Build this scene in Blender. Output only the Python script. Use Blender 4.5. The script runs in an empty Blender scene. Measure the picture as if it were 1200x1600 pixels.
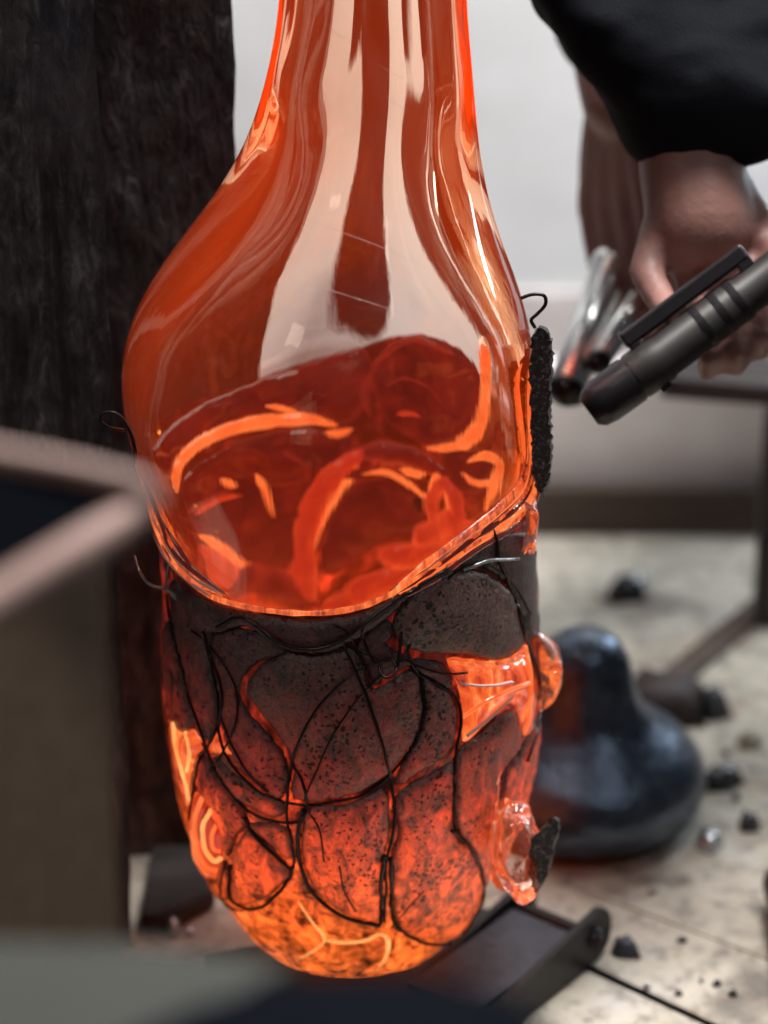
import bpy, bmesh, math, random
import numpy as np
from mathutils import Vector, Matrix, noise as mnoise
from mathutils.bvhtree import BVHTree
from mathutils.geometry import delaunay_2d_cdt

random.seed(7)
rng = np.random.default_rng(7)
SC = bpy.context.scene
COL = SC.collection
R = math.radians

# ------------------------------------------------------------------ camera
PITCH, DIST, MPP = R(25), 1.8, 0.0004          # metres per photo pixel at the vessel's axis
TGT = Vector((0, 0, 0.345))
FWD = Vector((0, math.cos(PITCH), -math.sin(PITCH)))
UP = Vector((0, math.sin(PITCH), math.cos(PITCH)))
RIGHT = Vector((1, 0, 0))
CAM = TGT - DIST * FWD
cd = bpy.data.cameras.new('camera')
cd.sensor_fit = 'VERTICAL'; cd.sensor_height = 36; cd.sensor_width = 27
cd.lens = 36 * DIST / (1600 * MPP)
cd.clip_start = 0.05; cd.clip_end = 60
cd.dof.use_dof = True; cd.dof.focus_distance = 1.705; cd.dof.aperture_fstop = cd.lens / 1000 / 0.034
cam = bpy.data.objects.new('camera', cd); COL.objects.link(cam)
cam.location = CAM; cam.rotation_euler = (R(90) - PITCH, 0, 0)
SC.camera = cam

# ------------------------------------------------------------------ world and lamps of the workshop
W = bpy.data.worlds.new('World'); SC.world = W; W.use_nodes = True
bg = W.node_tree.nodes['Background']
bg.inputs[0].default_value = (0.55, 0.58, 0.66, 1); bg.inputs[1].default_value = 0.06

def lamp(name, loc, aim, size, sy, power, col):
    l = bpy.data.lights.new(name, 'AREA'); l.shape = 'RECTANGLE'; l.size = size; l.size_y = sy
    l.energy = power; l.color = col
    o = bpy.data.objects.new(name, l); COL.objects.link(o); o.location = loc
    o.rotation_euler = (Vector(aim) - Vector(loc)).to_track_quat('-Z', 'Y').to_euler()
    return o
lamp('ceiling_lamp', (0.50, 0.30, 2.1), (0.2, 0.62, 0.1), 0.9, 0.35, 90, (1.0, 0.975, 0.95))
lamp('back_window', (0.82, 0.84, 0.52), (0.18, 0.25, 0.08), 0.24, 0.32, 5.0, (0.72, 0.86, 1.0))
lamp('side_window', (1.7, 0.88, 0.62), (0.06, 0.0, 0.5), 0.16, 0.5, 5.5, (1.0, 0.98, 0.95))
lamp('ceiling_lamp', (1.1, -1.0, 2.2), (0.1, 0.1, 0.2), 0.12, 0.9, 5, (0.9, 0.95, 1.0))
lamp('ceiling_lamp', (-1.2, -1.3, 2.1), (-0.1, 0.0, 0.3), 0.5, 0.2, 6, (1.0, 0.9, 0.82))

SC.view_settings.view_transform = 'Standard'; SC.view_settings.look = 'None'
SC.view_settings.exposure = 0.0; SC.view_settings.gamma = 1.0
cy = SC.cycles
cy.max_bounces = 12; cy.transmission_bounces = 12; cy.glossy_bounces = 8; cy.diffuse_bounces = 3
cy.transparent_max_bounces = 12; cy.volume_bounces = 0
cy.caustics_reflective = False; cy.caustics_refractive = False
cy.sample_clamp_indirect = 4.0; cy.blur_glossy = 0.3
cy.use_denoising = True; cy.use_adaptive_sampling = True; cy.adaptive_threshold = 0.03; cy.adaptive_min_samples = 16

# ------------------------------------------------------------------ picture helpers: photo pixel -> ray -> real point
def ray(px, py):
    return (FWD + RIGHT * ((px - 600) * MPP / DIST) - UP * ((py - 800) * MPP / DIST)).normalized()
def at_y(px, py, y):
    d = ray(px, py); return CAM + d * ((y - CAM.y) / d.y)
def at_z(px, py, z):
    d = ray(px, py); return CAM + d * ((z - CAM.z) / d.z)
def mpp(p):
    return MPP * (Vector(p) - CAM).dot(FWD) / DIST

# ------------------------------------------------------------------ object helpers
def tag(o, label=None, cat=None, group=None, kind=None):
    if label: o['label'] = label
    if cat: o['category'] = cat
    if group: o['group'] = group
    if kind: o['kind'] = kind
    return o
def thing(name, loc, label, cat, group=None):
    o = bpy.data.objects.new(name, None); COL.objects.link(o); o.location = loc
    o.empty_display_size = 0.03
    return tag(o, label, cat, group)
def mesh_obj(name, verts, faces, mat, parent=None, smooth=True, loc=None):
    """verts in world space; the object's origin is the parent's origin (or loc)."""
    org = Vector(loc) if loc is not None else Vector((0, 0, 0))
    if parent is not None:
        org = Vector((0, 0, 0)); p = parent
        while p is not None:
            org += p.location; p = p.parent
    me = bpy.data.meshes.new(name)
    me.from_pydata([tuple(Vector(v) - org) for v in verts], [], [tuple(f) for f in faces])
    for m in (mat if isinstance(mat, (list, tuple)) else [mat]):
        me.materials.append(m)
    if smooth:
        me.polygons.foreach_set('use_smooth', [True] * len(me.polygons))
    me.update()
    o = bpy.data.objects.new(name, me); COL.objects.link(o)
    if parent is not None: o.parent = parent
    else: o.location = org
    return o
def bm_obj(name, bm, mat, parent=None, smooth=False, loc=None):
    bmesh.ops.recalc_face_normals(bm, faces=bm.faces)
    bm.verts.index_update()
    vs = [v.co.copy() for v in bm.verts]; fs = [[v.index for v in f.verts] for f in bm.faces]
    bm.free()
    return mesh_obj(name, vs, fs, mat, parent, smooth, loc)
def auto_smooth(o, ang=40):
    me = o.data
    me.polygons.foreach_set('use_smooth', [True] * len(me.polygons))
    me.set_sharp_from_angle(angle=R(ang))
    return o
def catmull(pts, step, closed=False):
    pts = [np.array(p, float) for p in pts]; n = len(pts); out = []
    rngi = range(n) if closed else range(n - 1)
    for i in rngi:
        p1, p2 = pts[i], pts[(i + 1) % n]
        p0 = pts[(i - 1) % n] if (closed or i > 0) else 2 * p1 - p2
        p3 = pts[(i + 2) % n] if (closed or i + 2 < n) else 2 * p2 - p1
        k = max(1, int(np.linalg.norm((p2 - p1)[:2]) / step)) if step >= 1 else max(1, int(np.linalg.norm(p2 - p1) / step))
        for t in np.linspace(0, 1, k, endpoint=False):
            out.append(.5 * ((2 * p1) + (-p0 + p2) * t + (2 * p0 - 5 * p1 + 4 * p2 - p3) * t * t + (-p0 + 3 * p1 - 3 * p2 + p3) * t ** 3))
    if not closed: out.append(pts[-1])
    return out
def tube_data(P, rad, n=10, flat=None):
    """sweep a round (or flattened: flat=(normals, ratio)) section along P."""
    P = [Vector(p) for p in P]; N = len(P)
    rad = [rad] * N if not hasattr(rad, '__len__') else list(rad)
    vs, fs = [], []
    t0 = (P[1] - P[0]).normalized()
    ref = Vector((0, 0, 1)) if abs(t0.z) < .9 else Vector((1, 0, 0))
    nrm = (ref - t0 * ref.dot(t0)).normalized()
    for i in range(N):
        t = (P[min(i + 1, N - 1)] - P[max(i - 1, 0)]).normalized()
        if flat: nrm = Vector(flat[0][i])
        nrm = (nrm - t * nrm.dot(t)).normalized(); b = t.cross(nrm)
        for k in range(n):
            a = 2 * math.pi * k / n
            vs.append(P[i] + nrm * (math.cos(a) * rad[i] * (flat[1] if flat else 1)) + b * (math.sin(a) * rad[i]))
    for i in range(N - 1):
        for k in range(n):
            fs.append((i * n + k, i * n + (k + 1) % n, (i + 1) * n + (k + 1) % n, (i + 1) * n + k))
    a, e = len(vs), len(vs) + 1
    vs += [P[0] - (P[1] - P[0]).normalized() * rad[0] * .4, P[-1] + (P[-1] - P[-2]).normalized() * rad[-1] * .4]
    for k in range(n):
        fs.append((a, (k + 1) % n, k)); fs.append((e, (N - 1) * n + k, (N - 1) * n + (k + 1) % n))
    return vs, fs
def add_box(bm, c, s, rot=None, bevel=0.0):
    m = Matrix.Translation(c) @ (rot.to_4x4() if rot is not None else Matrix.Identity(4)) @ Matrix.Diagonal((*s, 1))
    g = bmesh.ops.create_cube(bm, size=1.0, matrix=m)
    if bevel:
        es = list({e for v in g['verts'] for e in v.link_edges})
        bmesh.ops.bevel(bm, geom=es, offset=bevel, segments=2, affect='EDGES', profile=.5)
def lathe(prof, n=48, center=(0, 0, 0), M=None):
    vs, fs = [], []
    for (r, z) in prof:
        for k in range(n):
            a = 2 * math.pi * k / n
            v = Vector((max(r, 1e-5) * math.cos(a), max(r, 1e-5) * math.sin(a), z))
            vs.append((M @ v if M else v) + Vector(center))
    for i in range(len(prof) - 1):
        for k in range(n):
            fs.append((i * n + k, i * n + (k + 1) % n, (i + 1) * n + (k + 1) % n, (i + 1) * n + k))
    fs.append(tuple(range(n))[::-1]); fs.append(tuple((len(prof) - 1) * n + k for k in range(n)))
    return vs, fs

# ------------------------------------------------------------------ material helpers
class NT:
    def __init__(s, name):
        s.m = bpy.data.materials.new(name); s.m.use_nodes = True
        s.t = s.m.node_tree; s.t.nodes.clear()
        s.out = s.t.nodes.new('ShaderNodeOutputMaterial')
    def n(s, typ, ins=None, **props):
        nd = s.t.nodes.new('ShaderNode' + typ)
        for k, v in props.items(): setattr(nd, k, v)
        for k, v in (ins or {}).items():
            if isinstance(v, bpy.types.NodeSocket): s.t.links.new(v, nd.inputs[k])
            else: nd.inputs[k].default_value = v
        return nd
    def math(s, op, a, b=0.0, clamp=False):
        return s.n('Math', {0: a, 1: b}, operation=op, use_clamp=clamp).outputs[0]
    def ramp(s, fac, stops, interp='LINEAR'):
        nd = s.n('ValToRGB', {0: fac}); cr = nd.color_ramp; cr.interpolation = interp
        while len(cr.elements) < len(stops): cr.elements.new(.5)
        for e, (p, c) in zip(cr.elements, stops):
            e.position = p; e.color = (*c, 1) if hasattr(c, '__len__') else (c, c, c, 1)
        return nd.outputs[0]
    def mix(s, fac, a, b, typ='MIX'):
        nd = s.n('Mix', data_type='RGBA', blend_type=typ)
        for i, v in ((0, fac), (6, a), (7, b)):
            if isinstance(v, bpy.types.NodeSocket): s.t.links.new(v, nd.inputs[i])
            else: nd.inputs[i].default_value = (*v, 1) if hasattr(v, '__len__') and len(v) == 3 else v
        return nd.outputs[2]
    def noise(s, vec, scale, detail=4, rough=.6, dist=0, out=0):
        detail = min(detail, 3.5)
        i = {'Scale': scale, 'Detail': detail, 'Roughness': rough, 'Distortion': dist}
        if vec is not None: i['Vector'] = vec
        return s.n('TexNoise', i).outputs[out]
    def pos(s): return s.n('NewGeometry').outputs['Position']
    def obj(s): return s.n('TexCoord').outputs['Object']
    def scale(s, vec, xyz): return s.n('Mapping', {'Vector': vec, 'Scale': xyz}).outputs[0]
    def sep(s, vec): return s.n('SeparateXYZ', {0: vec}).outputs
    def bump(s, h, strength, dist=.002, normal=None):
        i = {'Height': h, 'Strength': strength, 'Distance': dist}
        if normal is not None: i['Normal'] = normal
        return s.n('Bump', i).outputs[0]
    def link(s, a, b): s.t.links.new(a, b)
    def bsdf(s, ins): 
        p = s.n('BsdfPrincipled', ins); s.link(p.outputs[0], s.out.inputs[0]); return p

def heat(m, lo, hi, stops, z=None, wob=.03, scale=14):
    """colour of glowing heat by height with an uneven, cloudy front"""
    p = m.pos(); zz = m.sep(p)[2]
    nz = m.noise(p, scale, 5, .6)
    zz = m.math('ADD', zz, m.math('MULTIPLY', m.math('SUBTRACT', nz, .5), wob * 2))
    t = m.math('DIVIDE', m.math('SUBTRACT', zz, lo), hi - lo, clamp=True)
    return m.ramp(t, stops), nz, p

def glass_core(m, p, absorb, glow, dens_a, dens_e, ior=1.47, streak=.03):
    h = m.noise(m.scale(p, (60, 60, 3.0)), 1.0, 3, .55, .3)
    h2 = m.noise(m.scale(p, (18, 18, 10)), 1.0, 2, .5, .6)
    nb = m.bump(h2, .06, .002, m.bump(h, streak, .003))
    g = m.n('BsdfGlass', {'Color': (1, 1, 1, 1), 'Roughness': 0.0, 'IOR': ior, 'Normal': nb})
    va = m.n('VolumeAbsorption', {'Color': (*absorb, 1), 'Density': dens_a})
    ve = m.n('Emission', {'Color': (*glow, 1), 'Strength': dens_e})
    ad = m.n('AddShader'); m.link(va.outputs[0], ad.inputs[0]); m.link(ve.outputs[0], ad.inputs[1])
    return g.outputs[0], ad.outputs[0]
def mat_glass(name, absorb, glow, dens_a, dens_e):
    m = NT(name); g, vol = glass_core(m, m.pos(), absorb, glow, dens_a, dens_e)
    m.link(g, m.out.inputs[0]); m.link(vol, m.out.inputs[1])
    return m.m
M_KNOB = mat_glass('clear_glass_bead', (1.0, 0.86, 0.72), (1.0, 0.13, 0.03), 18, 16)
M_PALE = mat_glass('pale_glass_drip', (1.0, 0.9, 0.82), (1.0, 0.2, 0.08), 12, 3)

def mat_hot():
    m = NT('amber_glass_hot_below_rim')
    col, nz, p = heat(m, 0.02, 0.42, [(0.0, (1.2, .23, .034)), (.10, (1.15, .19, .028)), (.3, (1.0, .115, .018)), (.45, (.72, .052, .012)), (.6, (.36, .022, .008)), (.8, (.11, .007, .005))], wob=.035, scale=22)
    fine = m.noise(m.scale(p, (1, 1, .6)), 95, 6, .7, .8)
    crk = m.ramp(fine, [(.36, .06), (.45, .6), (.55, 1.05), (.68, 2.1)])
    zz = m.sep(p)[2]
    lowz = m.ramp(m.math('DIVIDE', zz, .4), [(.26, 1.0), (.50, 0.0)])
    big = m.mix(lowz, m.ramp(m.noise(p, 34, 3, .6, .5), [(.42, .03), (.53, .35), (.66, 1.5)]), m.ramp(m.noise(p, 30, 3, .6, .5), [(.32, .5), (.6, 1.15)]))
    em = m.mix(1.0, m.mix(1.0, col, crk, 'MULTIPLY'), big, 'MULTIPLY')
    nb = m.bump(fine, .5, .002)
    hb = m.n('BsdfPrincipled', {'Base Color': (.08, .02, .015, 1), 'Roughness': .22, 'Normal': nb, 'Emission Color': em, 'Emission Strength': 1.0})
    at = m.n('Attribute', attribute_name='below_rim').outputs['Fac']
    wv = m.math('ADD', at, m.math('MULTIPLY', m.math('SUBTRACT', m.noise(p, 40, 2, .5), .5), .004))
    fac = m.math('MULTIPLY', m.math('ADD', wv, .0008), 600, clamp=True)
    g, vol = glass_core(m, p, (0.99, 0.82, 0.56), (1.0, 0.080, 0.007), 25, 5.3)
    mx = m.n('MixShader', {0: fac}); m.link(g, mx.inputs[1]); m.link(hb.outputs[0], mx.inputs[2])
    m.link(mx.outputs[0], m.out.inputs[0]); m.link(vol, m.out.inputs[1])
    return m.m
M_HOT = mat_hot()

def mat_plate(name, tint, seed, hole=1.0):
    m = NT(name)
    col, nz, p0 = heat(m, 0.02, 0.30, [(0.0, (1.15, .19, .028)), (.30, (1.02, .118, .017)), (.5, (.84, .070, .012)), (.6, (.56, .040, .010)), (.7, (.22, .015, .007)), (.82, (.07, .006, .004)), (.97, (.014, .002, .002))], wob=.03, scale=17)
    p = m.n('VectorMath', {0: p0, 1: (seed, seed * .7, 0)}, operation='ADD').outputs[0]
    v = m.n('TexVoronoi', {'Vector': m.n('VectorMath', {0: p, 1: m.n('VectorMath', {0: m.noise(p, 160, 2, .5, 0, 1), 'Scale': .006}, operation='SCALE').outputs[0]}, operation='ADD').outputs[0], 'Scale': 250.0, 'Randomness': 1.0}).outputs['Distance']
    patch = m.noise(p, 26, 3, .6)
    thr = m.ramp(patch, [(.36, 0.03), (.50, .24), (.66, .42)])
    spot = m.math('MULTIPLY', m.math('LESS_THAN', v, thr), hole)
    grain = m.noise(p, 420, 5, .75)
    mott = m.noise(p, 60, 6, .7)
    c = m.mix(m.ramp(grain, [(.3, 0.0), (.72, 1.0)]), tuple(x * .30 for x in tint), tuple(x * 2.6 for x in tint))
    c = m.mix(m.ramp(mott, [(.35, 0.0), (.75, .65)]), c, (.026, .020, .020))
    c = m.mix(spot, c, (.006, .005, .005))
    cracks = m.ramp(m.noise(m.scale(p, (1, 1, .55)), 110, 6, .72, 1.0), [(.32, .05), (.44, .55), (.56, 1.05), (.7, 1.7)])
    em = m.mix(1.0, m.mix(1.0, col, cracks, 'MULTIPLY'), m.ramp(spot, [(0, 1.0), (1, .22)]), 'MULTIPLY')
    em = m.mix(1.0, em, m.ramp(mott, [(.3, .55), (.65, 1.15)]), 'MULTIPLY')
    rimf = m.n('Attribute', attribute_name='rim').outputs['Fac']
    em = m.mix(1.0, em, m.ramp(rimf, [(0, .05), (.35, .22), (.75, .9), (1, 1.0)]), 'MULTIPLY')
    hgt = m.math('SUBTRACT', m.math('ADD', m.math('MULTIPLY', grain, .5), mott), m.math('MULTIPLY', spot, .8))
    nb = m.bump(hgt, 1.0, .0018)
    m.bsdf({'Base Color': c, 'Roughness': m.ramp(grain, [(.3, .26), (.7, .55)]), 'Metallic': .15, 'Specular IOR Level': .6, 'Normal': nb, 'Coat Weight': .35, 'Coat Roughness': .16, 'Coat Normal': nb,
            'Emission Color': em, 'Emission Strength': 1.0})
    return m.m
M_PLATE = [mat_plate('scaled_sheet_metal', (.075, .053, .045), 0.0), mat_plate('scaled_sheet_metal_brown', (.090, .062, .050), 3.1, 1.0),
           mat_plate('scaled_sheet_metal_dark', (.034, .026, .024), 5.7)]

def mat_coldplate():
    m = NT('black_crusted_metal'); p = m.obj()
    g = m.noise(p, 380, 5, .8); b = m.noise(p, 60, 4, .7)
    c = m.ramp(g, [(.35, (.008, .007, .008)), (.55, (.04, .035, .038)), (.68, (.30, .27, .28))])
    m.bsdf({'Base Color': c, 'Roughness': .38, 'Metallic': .4, 'Normal': m.bump(m.math('ADD', g, b), 1.0, .002)})
    return m.m
M_COLD = mat_coldplate()

def mat_wire(name, c, rough):
    m = NT(name); p = m.obj(); n = m.noise(p, 300, 3, .7)
    m.bsdf({'Base Color': m.mix(n, tuple(x * .5 for x in c), tuple(x * 1.5 for x in c)), 'Metallic': .7, 'Roughness': rough, 'Normal': m.bump(n, .3, .0005)})
    return m.m
M_WIRE = mat_wire('black_iron_wire', (.035, .028, .027), .30)
M_WIREB = mat_wire('bright_steel_wire', (.35, .38, .40), .22)

def mat_ember(name, body, edge, streak=.3, gl=.07, brk=.7, k=.75):
    """glowing hot glass thread: long light paths at its rounded flanks glow brighter, uneven along its length"""
    m = NT(name); p = m.pos()
    n1 = m.noise(p, 45, 3, .6, .6); n2 = m.noise(m.scale(p, (1, 1, .5)), 110, 3, .6)
    fc = m.n('LayerWeight', {'Blend': .35}).outputs['Facing']
    f = m.math('ADD', m.math('MULTIPLY', m.ramp(n1, [(.35, 0.0), (.70, 1.0)]), 1 - k), m.math('MULTIPLY', m.ramp(fc, [(.10, 0.0), (.45, .35), (.85, 1.0)]), k), clamp=True)
    em = m.mix(f, body, edge)
    em = m.mix(1.0, em, m.ramp(n2, [(.25, .82), (.6, 1.05)]), 'MULTIPLY')
    m.bsdf({'Base Color': (.04, .006, .004, 1), 'Roughness': gl, 'IOR': 1.5, 'Emission Color': em, 'Emission Strength': 1.0,
            'Coat Weight': .6, 'Coat Roughness': .03})
    return m.m
M_E_BRIGHT = mat_ember('glowing_glass_thread', (1.0, .125, .024), (1.35, .34, .09), k=.6)
M_E_MID = mat_ember('glowing_glass_fold', (.46, .021, .008), (1.15, .13, .030), k=.9)
M_E_DIM = mat_ember('dull_red_glass_fold', (.13, .007, .005), (.70, .055, .018), k=.9)
M_E_DARK = mat_ember('dark_red_plate_inside', (.065, .0035, .003), (.20, .011, .006), k=.3)
M_E_YEL = mat_ember('yellow_glass_seam_and_glint', (1.25, .34, .07), (1.6, .75, .24), k=.4)
def mat_gap():
    m = NT('bright_glass_in_gap'); p = m.pos()
    d = m.noise(p, 20, 2, .5, 0, 1)
    q = m.n('VectorMath', {0: p, 1: m.n('VectorMath', {0: d, 'Scale': .05}, operation='SCALE').outputs[0]}, operation='ADD').outputs[0]
    s = m.noise(m.scale(q, (55, 55, 22)), 1.0, 4, .6, 1.2)
    em = m.ramp(s, [(.30, (.20, .015, .008)), (.44, (.75, .07, .018)), (.58, (1.05, .16, .03)), (.70, (1.3, .38, .12))])
    m.bsdf({'Base Color': (.06, .015, .01, 1), 'Roughness': .06, 'IOR': 1.5, 'Coat Weight': 1.0, 'Coat Roughness': .02, 'Normal': m.bump(s, .9, .006), 'Emission Color': em, 'Emission Strength': 1.0})
    return m.m
M_GAP = mat_gap()
def mat_rim():
    m = NT('drawn_glass_rim'); p = m.obj()
    s = m.noise(m.scale(p, (210, 210, 60)), 1.0, 5, .65, .5)
    b = m.noise(p, 26, 3, .6)
    em = m.mix(m.ramp(b, [(.36, 0.0), (.62, 1.0)]), m.ramp(s, [(.35, (.10, .010, .008)), (.6, (.85, .09, .02))]), m.ramp(s, [(.3, (.55, .05, .015)), (.55, (1.1, .2, .04)), (.72, (1.3, .45, .14))]))
    m.bsdf({'Base Color': (.06, .03, .03, 1), 'Roughness': .08, 'IOR': 1.5, 'Coat Weight': 1.0, 'Coat Roughness': .03, 'Normal': m.bump(s, 1.0, .004), 'Emission Color': em, 'Emission Strength': 1.0})
    return m.m
M_RIM = mat_rim()
def mat_gl(name, base, em):
    m = NT(name); n = m.noise(m.obj(), 120, 3, .6)
    m.bsdf({'Base Color': (*base, 1), 'Roughness': .05, 'IOR': 1.5, 'Coat Weight': 1.0, 'Coat Roughness': .02, 'Emission Color': m.mix(n, tuple(x * .3 for x in em), tuple(x * 1.6 for x in em)), 'Emission Strength': 1.0, 'Normal': m.bump(n, .6, .002)})
    return m.m
M_PALEO = mat_gl('pale_shiny_strand', (.55, .42, .40), (.10, .03, .02))
M_DIMG = mat_gl('dark_shiny_strand', (.05, .025, .025), (.07, .006, .004))

# ------------------------------------------------------------------ materials of the setting
def mat_wood(name, c1, c2, sc=(30, 30, 2.5), rough=.7, bump=.5, fine=160):
    m = NT(name); p = m.obj()
    g = m.noise(m.scale(p, sc), 1.0, 6, .65, .6); f = m.noise(p, fine, 5, .7)
    c = m.mix(m.ramp(g, [(.3, 0.0), (.7, 1.0)]), c1, c2)
    c = m.mix(m.ramp(f, [(.4, 0.0), (.8, .6)]), c, tuple(x * .35 for x in c1))
    m.bsdf({'Base Color': c, 'Roughness': rough, 'Normal': m.bump(m.math('ADD', g, m.math('MULTIPLY', f, .6)), bump, .003)})
    return m.m
def mat_charred():
    m = NT('charred_timber'); p = m.obj()
    g = m.noise(m.scale(p, (34, 34, 3)), 1.0, 6, .7, .8); f = m.noise(m.scale(p, (1, 1, .4)), 120, 6, .72, .5)
    v = m.n('TexVoronoi', {'Vector': m.scale(p, (38, 38, 14)), 'Scale': 1.0}, feature='DISTANCE_TO_EDGE').outputs[0]
    c = m.ramp(f, [(.34, (.010, .010, .011)), (.52, (.055, .052, .053)), (.70, (.16, .145, .145))])
    c = m.mix(1.0, c, m.ramp(g, [(.36, .12), (.5, .8), (.68, 1.6)]), 'MULTIPLY')
    blot = m.ramp(m.noise(p, 11, 4, .7), [(.48, 0.0), (.72, .5)])
    c = m.mix(blot, c, (.12, .08, .078))
    c = m.mix(m.ramp(m.noise(p, 7, 3, .6), [(.58, 0.0), (.8, .45)]), c, (.06, .06, .11))
    hgt = m.math('ADD', m.math('ADD', f, g), m.math('MULTIPLY', m.ramp(v, [(0, 0.0), (.12, 1.0)]), .25))
    m.bsdf({'Base Color': c, 'Roughness': .62, 'Normal': m.bump(hgt, .5, .004)})
    return m.m
M_CHAR = mat_charred()
M_DARKWOOD = mat_wood('dark_burnt_board', (.012, .010, .010), (.035, .028, .026), (4, 60, 60), .6)
M_BROWN = mat_wood('brown_board', (.46, .33, .23), (.62, .46, .33), (30, 30, 3), .75, .2)
M_BATTEN = mat_wood('brown_batten', (.06, .04, .03), (.11, .075, .058), (3, 40, 40), .7)
def mat_table():
    m = NT('pale_worn_bench_top'); p = m.obj()
    a = m.noise(p, 9, 6, .65); b = m.noise(p, 55, 6, .7); f = m.noise(p, 300, 4, .7)
    c = m.ramp(a, [(.3, (.42, .38, .31)), (.55, (.56, .51, .42)), (.75, (.62, .59, .54))])
    c = m.mix(m.ramp(b, [(.48, 0.0), (.70, .85)]), c, (.16, .13, .11))
    c = m.mix(m.ramp(m.noise(p, 6, 4, .7, .5), [(.52, 0.0), (.68, .8)]), c, (.09, .075, .065))
    c = m.mix(m.ramp(m.noise(p, 26, 3, .6), [(.6, 0.0), (.75, .5)]), c, (.50, .30, .18))
    m.bsdf({'Base Color': c, 'Roughness': .7, 'Normal': m.bump(m.math('ADD', b, f), .35, .002)})
    return m.m
M_TABLE = mat_table()
def mat_wall(name, c1, c2, c3):
    m = NT(name); p = m.obj()
    a = m.noise(p, 9, 4, .65); b = m.noise(m.scale(p, (5, 1, 16)), 1.0, 4, .6)
    c = m.mix(m.ramp(a, [(.35, 0.0), (.7, 1.0)]), c1, c2)
    c = m.mix(m.ramp(b, [(.5, 0.0), (.75, .5)]), c, c3)
    m.bsdf({'Base Color': c, 'Roughness': .8})
    return m.m
M_WALL = mat_wall('whitewashed_wall', (.66, .66, .66), (.72, .72, .73), (.58, .57, .57))
M_PINK = mat_wall('pinkish_render', (.52, .44, .43), (.74, .70, .68), (.40, .32, .31))
M_PALEB = mat_wall('pale_stained_board', (.74, .67, .65), (.88, .85, .83), (.52, .44, .42))
def mat_simple(name, c, rough=.5, metal=0., var=.3, sc=40, bump=0, spec=.5):
    m = NT(name); p = m.obj(); n = m.noise(p, sc, 5, .7)
    m.bsdf({'Base Color': m.mix(n, tuple(x * (1 - var) for x in c), tuple(x * (1 + var) for x in c)), 'Roughness': rough, 'Metallic': metal, 'Specular IOR Level': spec, **({'Normal': m.bump(n, bump, .002)} if bump else {})})
    return m.m
M_STEEL = mat_simple('polished_steel', (.93, .95, .94), .24, 1.0, .04)
M_BLACK = mat_simple('black_anodised', (.016, .013, .016), .38, .3, .4)
M_BLACK2 = mat_simple('worn_grey_metal', (.022, .019, .017), .45, .3, .5)
M_IRON = mat_simple('blued_iron', (.085, .108, .145), .30, .8, .9, 80, .9)
M_SLATE = mat_simple('slate_grey_steel', (.055, .058, .072), .55, .4, .6, 70, .5)
M_DARKST = mat_simple('dark_steel', (.02, .018, .019), .45, .5, .4, 60)
M_GREY = mat_simple('grey_bench_slab', (.060, .064, .056), .8, 0, .2, 6, 0, .2)
M_NAVY = mat_simple('dark_blue_steel', (.003, .0045, .008), .95, .0, .3, 8, 0, .05)
M_ROSE = mat_simple('rosy_rusty_strap', (.34, .215, .185), .6, .1, .3, 30)
M_POST = mat_simple('dark_brown_post', (.035, .022, .02), .6, .1, .4, 20)
M_CLINK = mat_simple('dark_glass_lump', (.05, .055, .062), .10, .3, .5, 30)
M_SHARD = mat_simple('clear_grey_shard', (.55, .57, .60), .08, .8, .2, 30)
def mat_cloth():
    m = NT('navy_sleeve_cloth'); p = m.obj()
    w = m.noise(p, 500, 3, .7); f = m.noise(p, 14, 4, .6)
    m.bsdf({'Base Color': m.mix(f, (.005, .006, .009), (.010, .011, .015)), 'Roughness': .9, 'Specular IOR Level': .15, 'Normal': m.bump(m.math('ADD', w, m.math('MULTIPLY', f, 2)), .15, .003)})
    return m.m
M_CLOTH = mat_cloth()
def mat_skin():
    m = NT('skin'); p = m.obj(); f = m.noise(p, 30, 5, .6); g = m.noise(p, 260, 3, .6)
    m.bsdf({'Base Color': m.mix(f, (.19, .090, .074), (.34, .17, .145)), 'Roughness': .5, 'Subsurface Weight': .1, 'Subsurface Radius': (.01, .004, .002), 'Subsurface Scale': .05,
            'Normal': m.bump(m.math('ADD', f, g), .25, .002)})
    return m.m
M_SKIN = mat_skin()

#==SETTING==
# ------------------------------------------------------------------ setting: bench, back wall
TB = at_z(600, 838, 0).y                       # back edge of the bench top
def sheet(name, x0, x1, y0, y1, z, thick, mat, parent=None, bevel=.004):
    bm = bmesh.new(); add_box(bm, ((x0 + x1) / 2, (y0 + y1) / 2, z - thick / 2), (x1 - x0, y1 - y0, thick), bevel=bevel)
    return bm_obj(name, bm, mat, parent)
seam_a, seam_b = at_z(1000, 1425, 0), at_z(1200, 1500, 0)
sl = (seam_b.y - seam_a.y) / (seam_b.x - seam_a.x)
sy = lambda x: seam_a.y + sl * (x - seam_a.x)
X0, X1 = -0.62, 0.47
xl = seam_a.x + (TB - seam_a.y) / sl
for pts in ([(xl + .0003, TB), (X1, TB), (X1, sy(X1) + .0004)], [(X0, TB), (X0, -.28), (X1, -.28), (X1, sy(X1) - .0004), (xl - .0003, TB)]):
    bm = bmesh.new(); A_ = [bm.verts.new((x, y, 0)) for x, y in pts]; B_ = [bm.verts.new((x, y, -.04)) for x, y in pts]; n_ = len(pts)
    bm.faces.new(A_); bm.faces.new(B_[::-1])
    for i in range(n_): bm.faces.new((A_[i], A_[(i + 1) % n_], B_[(i + 1) % n_], B_[i]))
    bmesh.ops.bevel(bm, geom=bm.edges[:], offset=.0012, segments=2, affect='EDGES')
    tag(bm_obj('bench_top', bm, M_TABLE), kind='structure')
floor = tag(sheet('floor', -3, 3, -3, 2, -0.80, .02, M_BATTEN, bevel=0), kind='structure')
wall_y = TB + 0.30
wz = at_y(600, 455, wall_y).z
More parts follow.
